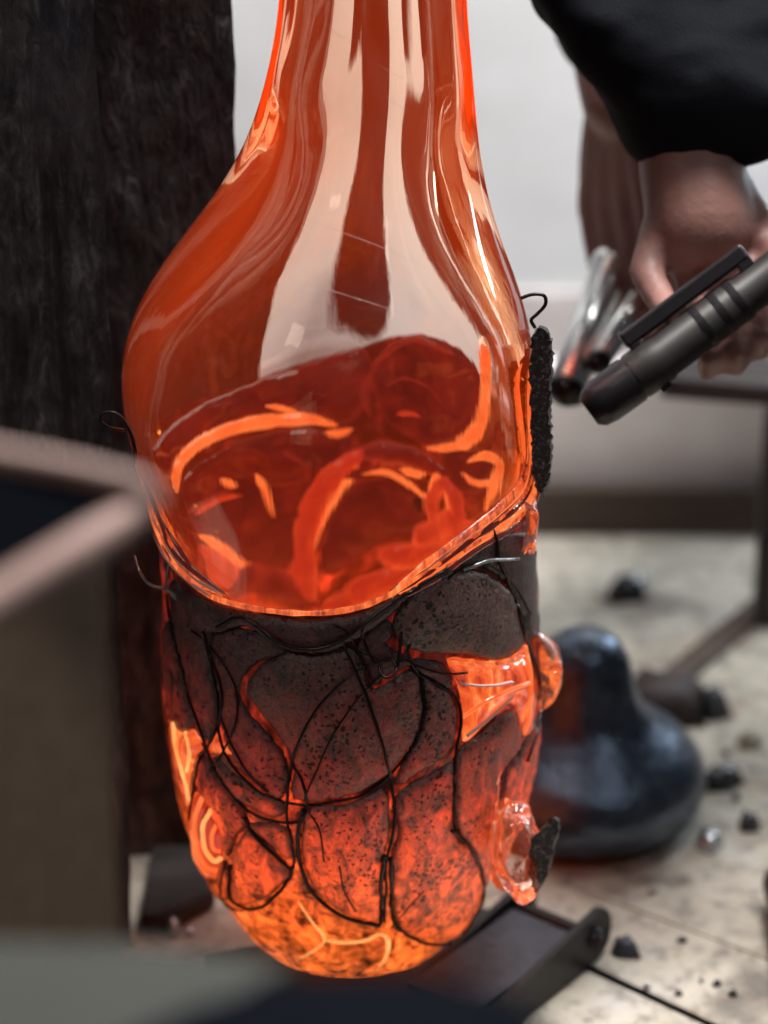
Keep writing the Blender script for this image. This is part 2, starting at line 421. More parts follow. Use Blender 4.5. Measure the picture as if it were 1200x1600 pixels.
bm = bmesh.new(); add_box(bm, (0, wall_y + .05, (wz + 2.4) / 2), (6, .1, 2.4 - wz)); wall = tag(bm_obj('back_wall', bm, M_WALL), 'whitewashed upper back wall, blurred behind the vessel', kind='structure')
bm = bmesh.new(); add_box(bm, (0, wall_y + .046, (wz - .8) / 2), (6, .1, wz + .8)); tag(bm_obj('wall_dado', bm, M_PINK), 'pinkish lower part of the back wall', kind='structure')
# batten along the back edge of the bench
b0, b1 = at_y(838, 838, TB), at_y(838, 768, TB)
bm = bmesh.new(); add_box(bm, (0.05, TB + .012, (b0.z + b1.z) / 2), (1.10, .02, b1.z - b0.z + .004), bevel=.003)
tag(bm_obj('wooden_batten', bm, M_BATTEN), 'brown wooden batten along the rear edge of the bench', 'batten')
# pale backboard standing behind the batten
p0, p1 = at_y(1200, 770, TB + .05), at_y(1200, 560, TB + .05)
bm = bmesh.new(); add_box(bm, (0.12, TB + .052, (p0.z + p1.z) / 2 - .02), (.86, .03, p1.z - p0.z + .03), bevel=.003)
tag(bm_obj('pale_backboard', bm, M_PALEB), 'pale stained board standing upright behind the brown batten', 'board')
# steel rail (shelf) at right over the backboard
a, b = at_y(1030, 588, .50), at_y(1330, 612, .50)
bm = bmesh.new(); add_box(bm, (a + b) / 2, ((b - a).length, .05, .018), Matrix.Rotation(math.atan2(b.z - a.z, b.x - a.x) * -1, 3, 'Y'), .003)
tag(bm_obj('dark_rail', bm, M_POST), 'dark steel rail sloping behind the black torch', 'rail')
a, b = at_y(1186, 605, .52), at_y(1186, 1120, .52)
bm = bmesh.new(); add_box(bm, ((a + b) / 2) + Vector((.008, 0, -.03)), (.020, .02, (a - b).length + .02), bevel=.003)
tag(bm_obj('dark_post', bm, M_POST), 'thin dark upright post at the right, below the rail', 'post')
# white block over the rail
a = at_y(1150, 560, .54)
bm = bmesh.new(); add_box(bm, a + Vector((.05, .01, .0)), (.20, .03, .02), bevel=.004)
tag(bm_obj('white_ledge', bm, M_WALL), 'white strip lying on the dark rail behind the torch', 'ledge')

# charred timber block at the left
py = .15
ze = at_y(365, 100, py)
bm = bmesh.new()
nx, nz = 110, 90
x1 = ze.x; x0 = at_y(-1100, 800, py).x; zt, zb = 1.0, .0005  # unseen left stretch added so the glass reflects something dark
V = [[None] * (nx + 1) for _ in range(nz + 1)]
def cn(x, z, s): return mnoise.fractal(Vector((x * s, 3.3, z * s * .5)), 1, 2, 4)
for j in range(nz + 1):
    z = zb + (zt - zb) * j / nz
    for i in range(nx + 1):
        x = x0 + (x1 - x0) * i / nx
        edge = 0.0
        if i == nx: edge = .0030 * cn(9, z, 14) + .0012 * cn(4, z, 60)
        V[j][i] = bm.verts.new((x + edge, py + .004 * cn(x, z, 11) + .0015 * cn(x, z, 45), z))
for j in range(nz):
    for i in range(nx):
        bm.faces.new((V[j][i], V[j][i + 1], V[j + 1][i + 1], V[j + 1][i]))
bl = [bm.verts.new((V[j][nx].co.x - .045, py + .20, V[j][nx].co.z)) for j in range(nz + 1)]
bl0 = [bm.verts.new((V[j][0].co.x, py + .20, V[j][0].co.z)) for j in range(nz + 1)]
for j in range(nz):
    bm.faces.new((V[j][nx], bl[j], bl[j + 1], V[j + 1][nx])); bm.faces.new((V[j][0], V[j + 1][0], bl0[j + 1], bl0[j]))
    bm.faces.new((bl[j], bl0[j], bl0[j + 1], bl[j + 1]))
bm.faces.new([V[nz][i] for i in range(nx + 1)] + [bl[nz], bl0[nz]])
o = auto_smooth(bm_obj('charred_timber', bm, M_CHAR), 50); tag(o, 'tall charred black timber standing left of the vessel', 'timber')

bm = bmesh.new(); G_ = []
xa, xb, yf = -.75, -.170, .030
for j in range(81):
    z = .0006 + j * .0125; row = []
    for i in range(61):
        x = xa + (xb - xa) * i / 60 + (.0030 * cn(2, z, 16) + .0012 * cn(7, z, 55) if i == 60 else 0)
        row.append(bm.verts.new((x, yf + .003 * cn(x + 5, z, 12) + .0012 * cn(x, z, 50), z)))
    G_.append(row)
for j in range(80):
    for i in range(60): bm.faces.new((G_[j][i], G_[j][i + 1], G_[j + 1][i + 1], G_[j + 1][i]))
Sd = [bm.verts.new((G_[j][60].co.x - .040, .138, G_[j][60].co.z)) for j in range(81)]; S0 = [bm.verts.new((xa, .138, G_[j][0].co.z)) for j in range(81)]
for j in range(80): bm.faces.new((G_[j][60], Sd[j], Sd[j + 1], G_[j + 1][60])); bm.faces.new((Sd[j], S0[j], S0[j + 1], Sd[j + 1]))
tag(auto_smooth(bm_obj('charred_plank', bm, M_CHAR), 50), 'nearer charred plank at the far left, in front of the tall timber', 'plank')
cb = [at_z(150, 1432, .016), at_z(258, 1432, .016), at_z(335, 1392, .016), at_z(338, 1318, .016), at_z(150, 1318, .016)]  # dark slab added to stand in for shade on the bench
bm = bmesh.new(); A_ = [bm.verts.new((max(p.x, -.167), min(p.y, .142), .0008)) for p in cb]; B_ = [bm.verts.new((v.co.x, v.co.y, .016)) for v in A_]
bm.faces.new(A_[::-1]); bm.faces.new(B_)
for i in range(5): bm.faces.new((A_[i], A_[(i + 1) % 5], B_[(i + 1) % 5], B_[i]))
bmesh.ops.bevel(bm, geom=bm.edges[:], offset=.002, segments=2, affect='EDGES')
tag(bm_obj('shade_slab', bm, M_DARKWOOD), 'low dark slab added for the shade on the bench at the foot of the timber', 'shade slab')
# dark cloth hanging behind the neck (seen through the glass)
hp = [at_y(590 - k * 3 + 10 * math.sin(k * .9), -200 + k * 58, .80) for k in range(12)]
hp = catmull([tuple(p) for p in hp], .008)
rad = [.056 + .006 * math.sin(i * .10) - .018 * max(0, (i / len(hp) - .85) / .15) for i in range(len(hp))]
vs, fs = tube_data([Vector(p) for p in hp], rad, 16)
vs = [v + Vector((0, .012 * math.sin(v.x * 300), 0)) for v in vs]
tag(mesh_obj('hanging_cloth', vs, fs, M_CLOTH), 'dark twisted cloth hanging behind the neck, seen through the glass', 'cloth')

#==VESSEL==
# ------------------------------------------------------------------ the vessel
PROF = [(0.86, 0.050, -0.0064), (0.80, 0.0515, -0.0064), (0.7521, 0.0527, -0.0064), (0.7212, 0.0528, -0.0063), (0.6902, 0.0531, -0.0063), (0.6748, 0.0538, -0.0064), (0.6593, 0.0552, -0.0067), (0.6438, 0.0573, -0.0073), (0.6283, 0.0598, -0.0082), (0.6128, 0.0626, -0.0095), (0.5974, 0.0657, -0.0112), (0.5819, 0.0697, -0.0134), (0.5664, 0.075, -0.0162), (0.5509, 0.0816, -0.0194), (0.5355, 0.0894, -0.0228), (0.52, 0.0979, -0.0261), (0.5045, 0.1065, -0.0289), (0.489, 0.1142, -0.0311), (0.4735, 0.1202, -0.0326), (0.4581, 0.1242, -0.0336), (0.4426, 0.126, -0.0343), (0.4271, 0.1262, -0.0344), (0.4116, 0.1255, -0.0337), (0.3962, 0.1241, -0.0322), (0.3807, 0.1223, -0.0301), (0.3652, 0.1205, -0.0279), (0.3497, 0.1189, -0.0258), (0.3342, 0.1178, -0.0241), (0.3188, 0.1175, -0.0227), (0.3033, 0.1178, -0.0218), (0.2878, 0.1186, -0.0212), (0.2723, 0.1197, -0.0209), (0.2569, 0.1206, -0.0206), (0.2414, 0.1213, -0.0204), (0.2259, 0.1215, -0.0203), (0.2104, 0.1213, -0.0202), (0.1949, 0.1205, -0.0202), (0.1795, 0.119, -0.0204), (0.164, 0.1169, -0.0207), (0.1485, 0.114, -0.0211), (0.133, 0.1102, -0.0215), (0.1176, 0.1054, -0.0219), (0.1021, 0.0997, -0.0222), (0.0866, 0.0927, -0.0222), (0.0711, 0.0847, -0.0221), (0.0556, 0.076, -0.0219), (0.0402, 0.0649, -0.0217), (0.0247, 0.0, -0.0215)]
PF = np.array(PROF)
_zg = np.linspace(-.86, -.0247, 1672)                       # 0.5 mm steps, top to bottom
_r = np.sqrt(np.interp(_zg, -PF[:, 0], PF[:, 1] ** 2)); _c = np.interp(_zg, -PF[:, 0], PF[:, 2])
_k = np.exp(-.5 * (np.arange(-60, 61) / 22) ** 2); _k /= _k.sum()
def _sm(a): return np.convolve(np.pad(a, 60, mode='edge'), _k, 'valid')
_w = np.clip((-_zg - .05) / .02, 0, 1); _r = _sm(_r) * _w + _r * (1 - _w); _c = _sm(_c)
_t = _sm(np.interp(-_zg, [.04, .12, .30, .42, .47, .52, .58, .66, .86], [.022, .014, .010, .0085, .0095, .015, .023, .0215, .020]))
def prof(z): return float(np.interp(-z, _zg, _r)), float(np.interp(-z, _zg, _c))
ZB, ZT = 0.0247, 0.86
NTH, NZ = 224, 240
def fbm(x, y, z, s, oc=3): return mnoise.fractal(Vector((x * s, y * s, z * s)), 1.0, 2.0, oc)
def ring_zs(zb, zt, n):
    t = np.linspace(0, 1, n)
    return [zt + (zb - zt) * (1 - (1 - x) ** 1.35) for x in t[:-1]]
def surf_grid(zb, inner):
    zs = ring_zs(zb, ZT, NZ); V = []
    for z in zs:
        r, cx = prof(z)
        if inner:
            t = float(np.interp(-z, _zg, _t))
            sh = math.sqrt(max(0, min(1, (z - zb) / .035)))
            r = max(1e-4, (r - t) * (sh if z < zb + .035 else 1))
        for k in range(NTH):
            a = 2 * math.pi * k / NTH; c, s = math.cos(a), math.sin(a); rr = r
            if inner:
                zf = max(0, 1 - abs(z - .50) / .13); zf = zf * zf * (3 - 2 * zf)
                rr -= t * zf * (1.1 * max(0, -c) ** 2 + .5 * max(0, c) ** 3)
            if inner: rr += .0009 * fbm(c * .1, s * .1, z * .5, 12, 2) * min(1, max(0, (z - .3) / .1)) + .0008 * math.sin(3 * a + 9 * z) + .0002 * math.sin(9 * a + 12 * z)
            else:
                rr += .0001 * math.sin(17 * a + 3 * z) * max(0, min(1, (z - .5) / .1))
                if z < .36: rr += .0016 * fbm(c * .12, s * .12, z, 20, 3) * min(1, (.36 - z) / .05)
            V.append((cx + rr * c, rr * s, z))
    V.append((prof(zb)[1], 0, zb))
    F = []
    n = len(zs)
    for j in range(n - 1):
        for k in range(NTH):
            F.append((j * NTH + k, (j + 1) * NTH + k, (j + 1) * NTH + (k + 1) % NTH, j * NTH + (k + 1) % NTH))
    b = n * NTH
    for k in range(NTH): F.append(((n - 1) * NTH + k, b, (n - 1) * NTH + (k + 1) % NTH))
    return V, F
VO, FO = surf_grid(ZB, False)
VI, FI = surf_grid(.052, True)
BVO = BVHTree.FromPolygons(VO, FO); BVI = BVHTree.FromPolygons(VI, FI)
def hit(bvh, px, py, back=False):
    d = ray(px, py); o = CAM; last = None
    for _ in range(8):
        l, n, i, dd = bvh.ray_cast(o, d)
        if l is None: break
        last = (l, n)
        if not back: break
        o = l + d * .0005
    if last is None: return None
    l, n = last
    c = Vector((prof(l.z)[1], 0, l.z)); 
    out = (l - c); out.z = 0
    if n.dot(out) < 0: n = -n
    return l, n
def ang(l): return math.atan2(l.y, l.x - prof(l.z)[1])
FRONT_RIM = [(222, 760), (240, 815), (262, 868), (295, 905), (330, 930), (400, 950), (480, 957), (550, 950), (600, 930), (650, 900), (720, 855), (780, 815), (828, 772)]
BACK_RIM = [(205, 700), (230, 640), (300, 600), (390, 566), (470, 548), (560, 523), (620, 505), (690, 492), (745, 520), (785, 570), (822, 690)]
rimpts = []
for (q, bk) in [(p, False) for p in FRONT_RIM] + [(p, True) for p in BACK_RIM]:
    h = hit(BVO, *q, bk)
    if h: rimpts.append((ang(h[0]), h[0].z))
rimpts.sort(); ra = np.array([p[0] for p in rimpts]); rz = np.array([p[1] for p in rimpts])
ra = np.concatenate([ra - 2 * math.pi, ra, ra + 2 * math.pi]); rz = np.concatenate([rz] * 3)
def zrim(a): return float(np.interp(a, ra, rz))

BASE = Vector((-.0215, 0, ZB))
vessel = thing('blown_glass_vessel', BASE, 'amber blown glass vessel, still glowing, bulging from a basket of wired metal plates', 'glass vessel')
no = len(VO)
Vall = VO + VI
Fall = list(FO) + [tuple(i + no for i in f[::-1]) for f in FI]
for k in range(NTH): Fall.append((k, (k + 1) % NTH, no + (k + 1) % NTH, no + k))
shell = mesh_obj('glass_bubble', Vall, Fall, M_HOT, vessel)
br = [zrim(ang(Vector(v))) - v[2] for v in VO] + [-1.0] * len(VI)
shell.data.attributes.new('below_rim', 'FLOAT', 'POINT').data.foreach_set('value', br)
shell['label'] = 'clear amber glass bubble with a long neck'

# pillow: a patch traced on the surface, with its own thickness and rounded edge
def inside(poly, P):
    x, y = P[:, 0], P[:, 1]; r = np.zeros(len(P), bool); n = len(poly)
    for i in range(n):
        x1, y1 = poly[i]; x2, y2 = poly[(i + 1) % n]
        c = ((y1 > y) != (y2 > y)) & (x < (x2 - x1) * (y - y1) / (y2 - y1 + 1e-9) + x1); r ^= c
    return r
def dist_edge(poly, P):
    d = np.full(len(P), 1e9); n = len(poly)
    for i in range(n):
        a, b = poly[i], poly[(i + 1) % n]; ab = b - a; t = np.clip(((P - a) @ ab) / (ab @ ab + 1e-9), 0, 1)
        d = np.minimum(d, np.linalg.norm(P - a - t[:, None] * ab, axis=1))
    return d
PLATE_BVH = []
def pillow(name, poly, mat, thick=.0022, puff=.0015, sink=.001, step=5.0, back=False, bvh=None, jit=1.2, ripple=0, parent=None, register=True, label=None, smooth_loop=True, edge=6.0, grow=0):
    bvh = bvh or BVO; parent = parent or vessel
    B = np.array(catmull(poly, step, True))[:, :2] if smooth_loop else np.array([p for i in range(len(poly)) for p in np.linspace(poly[i], poly[(i + 1) % len(poly)], max(2, int(math.dist(poly[i], poly[(i + 1) % len(poly)]) / step)), endpoint=False)])
    if grow:
        tn = np.roll(B, -1, 0) - np.roll(B, 1, 0); nn_ = np.stack([tn[:, 1], -tn[:, 0]], 1); nn_ /= np.linalg.norm(nn_, axis=1)[:, None] + 1e-9
        area = np.sum(B[:, 0] * np.roll(B[:, 1], -1) - np.roll(B[:, 0], -1) * B[:, 1])
        B = B + nn_ * grow * (1 if area > 0 else -1)
    if jit: B = B + rng.normal(0, jit * .5, B.shape)
    lo, hi = B.min(0), B.max(0)
    gx, gy = np.meshgrid(np.arange(lo[0], hi[0], step), np.arange(lo[1], hi[1], step)); G = np.stack([gx.ravel(), gy.ravel()], 1) + rng.uniform(-1, 1, (gx.size, 2))
    G = G[inside(B, G)]; G = G[dist_edge(B, G) > step * .55]
    ALL = np.concatenate([B, G]) if len(G) else B
    n = len(B)
    v2, e2, f2, *_ = delaunay_2d_cdt([Vector(p) for p in ALL], [(i, (i + 1) % n) for i in range(n)], [list(range(n))], 1, 1e-4)
    P = np.array([tuple(v) for v in v2]); de = dist_edge(B, P)
    maxd = max(de.max(), 1e-3)
    front, low = [], []
    lasty = 0
    for (x, y), d in zip(P, de):
        h = hit(bvh, x, y, back)
        if h is None:
            # past the outline: slide to the outline
            for k in range(1, 60):
                h = hit(bvh, x + (530 - x) * k / 200, y + (900 - y) * k / 400, back)
                if h: break
        l, nn = h
        off = thick * (1 - math.exp(-d / edge * 1.6)) + puff * (d / maxd) * (2 - d / maxd)
        if ripple: off += ripple * math.sin(d * .55)
        off += .0004 * mnoise.noise(Vector((x * .05, y * .05, 1.7)))
        s = -1 if back and bvh is BVI else 1
        front.append(l + nn * off * s); low.append(l - nn * sink * s)
    N = len(front)
    faces = [tuple(f) for f in f2]
    cnt = {}
    for f in faces:
        for i in range(len(f)):
            e = (f[i], f[(i + 1) % len(f)]); k = tuple(sorted(e)); cnt.setdefault(k, []).append(e)
    rims = [v[0] for v in cnt.values() if len(v) == 1]
    bmx = bmesh.new(); vv = [bmx.verts.new(p) for p in front + low]
    for f in faces:
        try:
            bmx.faces.new([vv[i] for i in f]); bmx.faces.new([vv[i + N] for i in f][::-1])
        except ValueError: pass
    for a, b in rims:
        try: bmx.faces.new((vv[a], vv[a + N], vv[b + N], vv[b]))
        except ValueError: pass
    o = bm_obj(name, bmx, mat, parent, True)
    rv = [min(1.0, d / 11.0) for d in de]; rv = rv + [0.0] * len(rv)
    o.data.attributes.new('rim', 'FLOAT', 'POINT').data.foreach_set('value', rv)
    if register: PLATE_BVH.append((front, faces))
    if label: o['label'] = label
    return o

PL = [  # front plates: outline in photo pixels, material, thickness, puff
 ('lip', [(285, 925), (340, 950), (410, 964), (480, 972), (560, 962), (612, 935), (665, 905), (700, 884), (700, 895), (650, 918), (612, 955), (590, 972), (535, 1006), (490, 1017), (440, 1006), (390, 975), (345, 985), (318, 985), (298, 955)], 2, .003, .002),
 ('leftcentre', [(335, 997), (388, 987), (446, 1014), (405, 1030), (378, 1056), (371, 1080), (385, 1113), (444, 1186), (440, 1243), (410, 1228), (375, 1193), (354, 1150), (346, 1090)], 2, .002, .001),
 ('oval', [(452, 1022), (495, 1026), (535, 1012), (556, 1022), (585, 1078), (640, 1050), (654, 1075), (656, 1110), (646, 1150), (618, 1190), (580, 1223), (530, 1243), (470, 1247), (458, 1232), (464, 1195), (440, 1150), (415, 1115), (392, 1085), (394, 1060), (418, 1036)], 0, .0028, .005),
 ('wedge', [(562, 1000), (600, 972), (612, 985), (600, 1008), (640, 1030), (690, 1040), (702, 1074), (660, 1050), (640, 1038), (600, 1052), (586, 1066), (566, 1022)], 2, .002, .001),
 ('sliver', [(664, 1062), (690, 1078), (706, 1096), (710, 1130), (702, 1166), (688, 1182), (650, 1205), (626, 1222), (628, 1198), (655, 1155), (667, 1110)], 0, .0022, .0015),
 ('upper right', [(618, 968), (650, 926), (700, 900), (740, 893), (785, 918), (808, 960), (814, 1000), (800, 1018), (770, 1028), (720, 1018), (655, 1014), (625, 998)], 1, .003, .0035),
 ('corner', [(722, 878), (764, 830), (800, 838), (829, 840), (834, 900), (838, 990), (824, 985), (812, 948), (792, 908), (748, 880)], 2, .002, .001),
 ('right', [(718, 1176), (758, 1145), (794, 1112), (812, 1150), (798, 1180), (776, 1204), (768, 1290), (764, 1350), (754, 1384), (742, 1332), (715, 1290), (714, 1230)], 1, .0026, .002),
 ('right edge', [(822, 1156), (840, 1124), (838, 1190), (828, 1240), (800, 1276), (780, 1268), (785, 1216), (808, 1182)], 1, .0022, .0015),
 ('lower centre', [(486, 1264), (540, 1260), (598, 1238), (604, 1262), (605, 1300), (596, 1340), (592, 1425), (578, 1434), (540, 1424), (502, 1394), (478, 1350), (476, 1300)], 0, .0028, .003),
 ('lower right', [(624, 1242), (690, 1204), (705, 1202), (704, 1292), (732, 1326), (748, 1370), (745, 1410), (720, 1454), (690, 1465), (650, 1459), (619, 1434), (614, 1342), (626, 1300)], 0, .003, .004),
 ('lower left', [(395, 1302), (448, 1354), (440, 1378), (405, 1404), (378, 1408), (365, 1390), (369, 1342), (380, 1312)], 0, .0026, .003),
 ('left patch', [(320, 1184), (346, 1226), (374, 1260), (384, 1284), (370, 1302), (356, 1334), (346, 1300), (330, 1262), (308, 1216)], 2, .0022, .0015),
 ('small wedge', [(394, 1288), (438, 1292), (450, 1302), (452, 1338), (420, 1312)], 0, .002, .001),
 ('left strip', [(270, 910), (296, 945), (330, 990), (328, 1040), (339, 1100), (330, 1156), (306, 1110), (290, 1040), (276, 980)], 2, .0022, .001),
 ('left edge', [(261, 975), (272, 990), (284, 1050), (300, 1125), (285, 1140), (266, 1110), (259, 1040)], 2, .0022, .001),
 ('bottom left', [(306, 1378), (338, 1376), (352, 1346), (360, 1394), (350, 1404), (328, 1398)], 2, .0022, .001),
 ('band', [(338, 1184), (360, 1208), (400, 1238), (440, 1256), (436, 1272), (404, 1266), (372, 1244), (348, 1214)], 0, .0018, .001),
]
plates = {}
for nm, poly, mi_, th, pf in PL:
    plates[nm] = pillow('metal_plate', poly, M_PLATE[mi_], th * 1.1, pf * .9, grow=4.2, jit=1.6, edge=3.5)
lab = {'lip': 'dark rolled metal lip under the glass rim', 'oval': 'large oval metal plate in the middle of the basket', 'upper right': 'rounded grey-brown plate at the upper right of the basket',
       'right': 'tall brown plate on the right of the basket', 'lower centre': 'glowing orange plate low in the centre', 'lower right': 'glowing round plate low on the right', 'lower left': 'small glowing leaf-shaped plate low on the left'}
for k, v in lab.items(): plates[k]['label'] = v

# hot glass squeezed through the gaps
pillow('glass_bulge', [(700, 1028), (760, 1032), (800, 1024), (816, 1000), (826, 1030), (836, 1080), (832, 1130), (822, 1152), (806, 1108), (795, 1100), (758, 1132), (724, 1160), (722, 1110), (712, 1065)], M_GAP, .002, .006, label='bright glass star swelling through the gap at the right')
pillow('glass_bulge', [(302, 1245), (318, 1238), (336, 1262), (346, 1300), (348, 1345), (336, 1370), (318, 1366), (304, 1330), (298, 1285)], M_E_MID, .002, .005, label='orange swirl of glass at the lower left')
SWIRL = [([(316, 1246), (305, 1280), (308, 1320), (322, 1352), (338, 1358)], 9, 'Y'), ([(330, 1266), (318, 1290), (320, 1322), (334, 1344), (346, 1340)], 8, 'B'), ([(338, 1290), (331, 1306), (334, 1326), (344, 1330)], 7, 'Y'), ([(300, 1300), (306, 1340), (324, 1366)], 7, 'Y'), ([(324, 1262), (312, 1300), (326, 1338)], 5, 'D')]
pillow('glass_bulge', [(266, 1118), (284, 1142), (304, 1140), (318, 1168), (306, 1182), (296, 1230), (298, 1262), (284, 1240), (272, 1190)], M_GAP, .002, .003, label='orange glass showing at the left edge')
pillow('glass_bulge', [(326, 1168), (345, 1142), (352, 1160), (380, 1176), (340, 1178)], M_GAP, .001, .001)
pillow('glass_bulge', [(768, 1206), (782, 1208), (778, 1264), (768, 1286)], M_GAP, .001, .001)

# bright seams on the base
def surf_path(path, off, bvh=BVO, back=False, step=4, extra=None):
    out, nr = [], []
    for p in catmull(path, step):
        h = hit(bvh, p[0], p[1], back)
        if h is None:
            if out: 
                q = at_y(p[0], p[1], out[-1].y); out.append(q); nr.append(nr[-1])
            continue
        l, n = h
        s = -1 if (back and bvh is BVI) else 1
        out.append(l + n * off * s); nr.append(n * s)
    return out, nr
def taper(n, r0, a=.15, b=.15, wob=.0):
    r = []
    for i in range(n):
        t = i / max(1, n - 1); k = min(1, (t + .02) / a if a else 1, (1 - t + .02) / b if b else 1)
        r.append(r0 * (k ** .7) * (1 + wob * mnoise.noise(Vector((i * .17, r0 * 900, 3)))))
    return r
def ribbon(name, path, wpx, mat, bvh=BVI, back=True, off=0, a=.2, b=.2, flat=.5, wob=.25, n=12, label=None, parent=None):
    P, N = surf_path(path, off, bvh, back)
    if len(P) < 3: return None
    P = smooth(P, 3)
    r = taper(len(P), wpx * .5 * mpp(P[len(P) // 2]), a, b, wob)
    vs, fs = tube_data(P, r, n, (N, flat))
    o = mesh_obj(name, vs, fs, mat, parent or vessel)
    if label: o['label'] = label
    return o
def smooth(P, k):
    P = [Vector(p) for p in P]
    for _ in range(k):
        P = [P[0]] + [(P[i - 1] + P[i] * 2 + P[i + 1]) / 4 for i in range(1, len(P) - 1)] + [P[-1]]
    return P
for path, w in [([(465, 1406), (488, 1440), (508, 1468), (482, 1490), (462, 1500)], 4), ([(508, 1468), (540, 1472), (575, 1468), (592, 1458), (606, 1466), (604, 1492), (588, 1518)], 7)]:
    ribbon('glass_seam', path, w, M_E_YEL, BVO, False, .0006, .1, .3, .5)

# inside: plates pressed into the far wall, and glowing folds and painted glints seen through the bubble
for poly in [[(225, 690), (300, 618), (392, 572), (470, 555), (560, 530), (575, 600), (540, 660), (480, 645), (380, 650), (300, 690), (262, 740)],
             [(575, 560), (620, 515), (690, 500), (742, 526), (770, 590), (745, 665), (690, 690), (610, 668), (582, 620)],
             [(290, 740), (340, 690), (420, 668), (520, 672), (545, 700), (500, 745), (470, 800), (455, 880), (400, 880), (330, 835), (300, 800)],
             [(560, 745), (620, 745), (680, 795), (690, 830), (600, 850), (520, 900), (500, 860), (520, 800)],
             [(700, 700), (760, 690), (790, 720), (760, 770), (715, 760)]]:
    pillow('metal_plate', poly, M_E_DARK, .0015, .002, .0004, 8, True, BVI, register=False)
RB = [
 ([(268, 765), (270, 725), (288, 692), (318, 668), (360, 656), (420, 651), (480, 650), (522, 662)], 24, M_E_BRIGHT, .1, .2, .6),
 ([(398, 624), (430, 630), (462, 642)], 11, M_E_BRIGHT, .3, .3, .6),
 ([(505, 672), (525, 675), (545, 668)], 12, M_E_BRIGHT, .3, .3, .6),
 ([(386, 732), (402, 756), (412, 785), (420, 808)], 12, M_E_BRIGHT, .2, .5, .7),
 ([(340, 738), (352, 748), (364, 756)], 11, M_E_BRIGHT, .3, .3, .7),
 ([(285, 800), (330, 770), (365, 755)], 8, M_E_DIM, .3, .3, .6),
 ([(296, 832), (345, 850), (385, 878), (420, 905)], 16, M_E_BRIGHT, .1, .6, .5),
 ([(330, 900), (400, 905), (450, 930), (500, 945)], 60, M_E_DIM, .2, .2, .4),
 ([(300, 858), (350, 890), (400, 925), (440, 950)], 46, M_E_MID, .2, .3, .4),
 ([(590, 955), (545, 940), (505, 948)], 40, M_E_MID, .2, .3, .4), ([(640, 935), (690, 900), (740, 860)], 40, M_E_MID, .2, .3, .5),
 ([(300, 800), (345, 772), (380, 770)], 10, M_E_MID, .3, .3, .6), ([(430, 700), (470, 720), (480, 760)], 8, M_E_DIM, .3, .3, .6),
 ([(600, 590), (640, 575), (690, 590), (715, 630)], 8, M_E_DIM, .3, .3, .6),
 ([(478, 960), (470, 900), (474, 830), (500, 765), (545, 715), (580, 700)], 44, M_E_MID, .05, .3, .45),
 ([(490, 900), (488, 850), (512, 800), (548, 740), (556, 722)], 10, M_E_BRIGHT, .3, .1, .8),
 ([(548, 738), (600, 738), (640, 762), (682, 788)], 11, M_E_BRIGHT, .1, .3, .8),
 ([(555, 705), (610, 705), (660, 715), (720, 740)], 40, M_E_DIM, .2, .3, .4),
 ([(620, 730), (645, 738), (668, 738)], 14, M_E_BRIGHT, .3, .2, .8),
 ([(702, 724), (688, 752), (676, 790)], 17, M_E_BRIGHT, .2, .3, .8),
 ([(778, 500), (782, 560), (778, 610), (766, 655), (736, 688)], 24, M_E_BRIGHT, .2, .05, .7),
 ([(742, 686), (705, 692), (672, 694)], 13, M_E_BRIGHT, .1, .5, .7),
 ([(684, 830), (676, 790), (700, 756), (722, 770), (724, 820), (700, 850)], 30, M_E_MID, .2, .2, .6),
 ([(700, 830), (712, 790), (706, 764)], 12, M_E_BRIGHT, .2, .3, .8),
 ([(590, 866), (640, 872), (700, 858), (760, 815)], 44, M_E_MID, .15, .2, .5),
 ([(640, 850), (690, 830), (740, 800)], 44, M_E_MID, .2, .2, .5),
 ([(545, 935), (590, 915), (640, 905)], 46, M_E_MID, .2, .2, .5),
 ([(745, 716), (772, 704), (796, 720), (786, 756), (774, 796)], 18, M_E_BRIGHT, .2, .3, .7),
 ([(735, 730), (760, 752), (790, 748)], 12, M_E_BRIGHT, .3, .3, .7),
 ([(590, 540), (560, 600), (570, 650)], 10, M_E_DIM, .3, .3, .5),
 ([(570, 556), (620, 522), (680, 506), (735, 530)], 9, M_E_DIM, .2, .2, .6),
 ([(620, 645), (650, 640), (668, 646)], 9, M_E_MID, .3, .3, .6),
]
for k in range(18):
    x, y = rng.uniform(300, 740), rng.uniform(680, 930)
    if y > 955 - abs(x - 480) * .5 - 20: continue
    a0 = rng.uniform(0, 6.28); cv_ = rng.uniform(-.35, .35); pth = [(x, y)]
    for _ in range(6): a0 += cv_; x += 17 * math.cos(a0); y += 12 * math.sin(a0); pth.append((x, y))
    RB.append((pth, rng.uniform(7, 30), (M_E_DIM, M_E_DARK, M_E_DIM, M_E_DARK)[k % 4], .5, .5, .4))
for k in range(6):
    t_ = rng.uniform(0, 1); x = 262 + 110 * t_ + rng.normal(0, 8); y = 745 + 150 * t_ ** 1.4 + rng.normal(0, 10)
    RB.append(([(x, y), (x + rng.normal(0, 2), y + 4), (x + rng.normal(0, 3), y + 7)], rng.uniform(3, 6), M_E_YEL, .4, .4, .8))  # yellow specks are painted glints, given their own glow
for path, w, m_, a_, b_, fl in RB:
    ribbon('fold_or_glint', path, w, m_, a=a_, b=b_, flat=min(1.0, fl * 1.25), off=.0026, wob=.22, n=16)
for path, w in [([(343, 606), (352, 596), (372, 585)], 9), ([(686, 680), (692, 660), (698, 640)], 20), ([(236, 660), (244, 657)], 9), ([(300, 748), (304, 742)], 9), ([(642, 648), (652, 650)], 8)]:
    ribbon('fold_or_glint', path, w, M_E_YEL, a=.3, b=.3, flat=.4)  # reflections in the glass, painted as small glowing yellow flecks
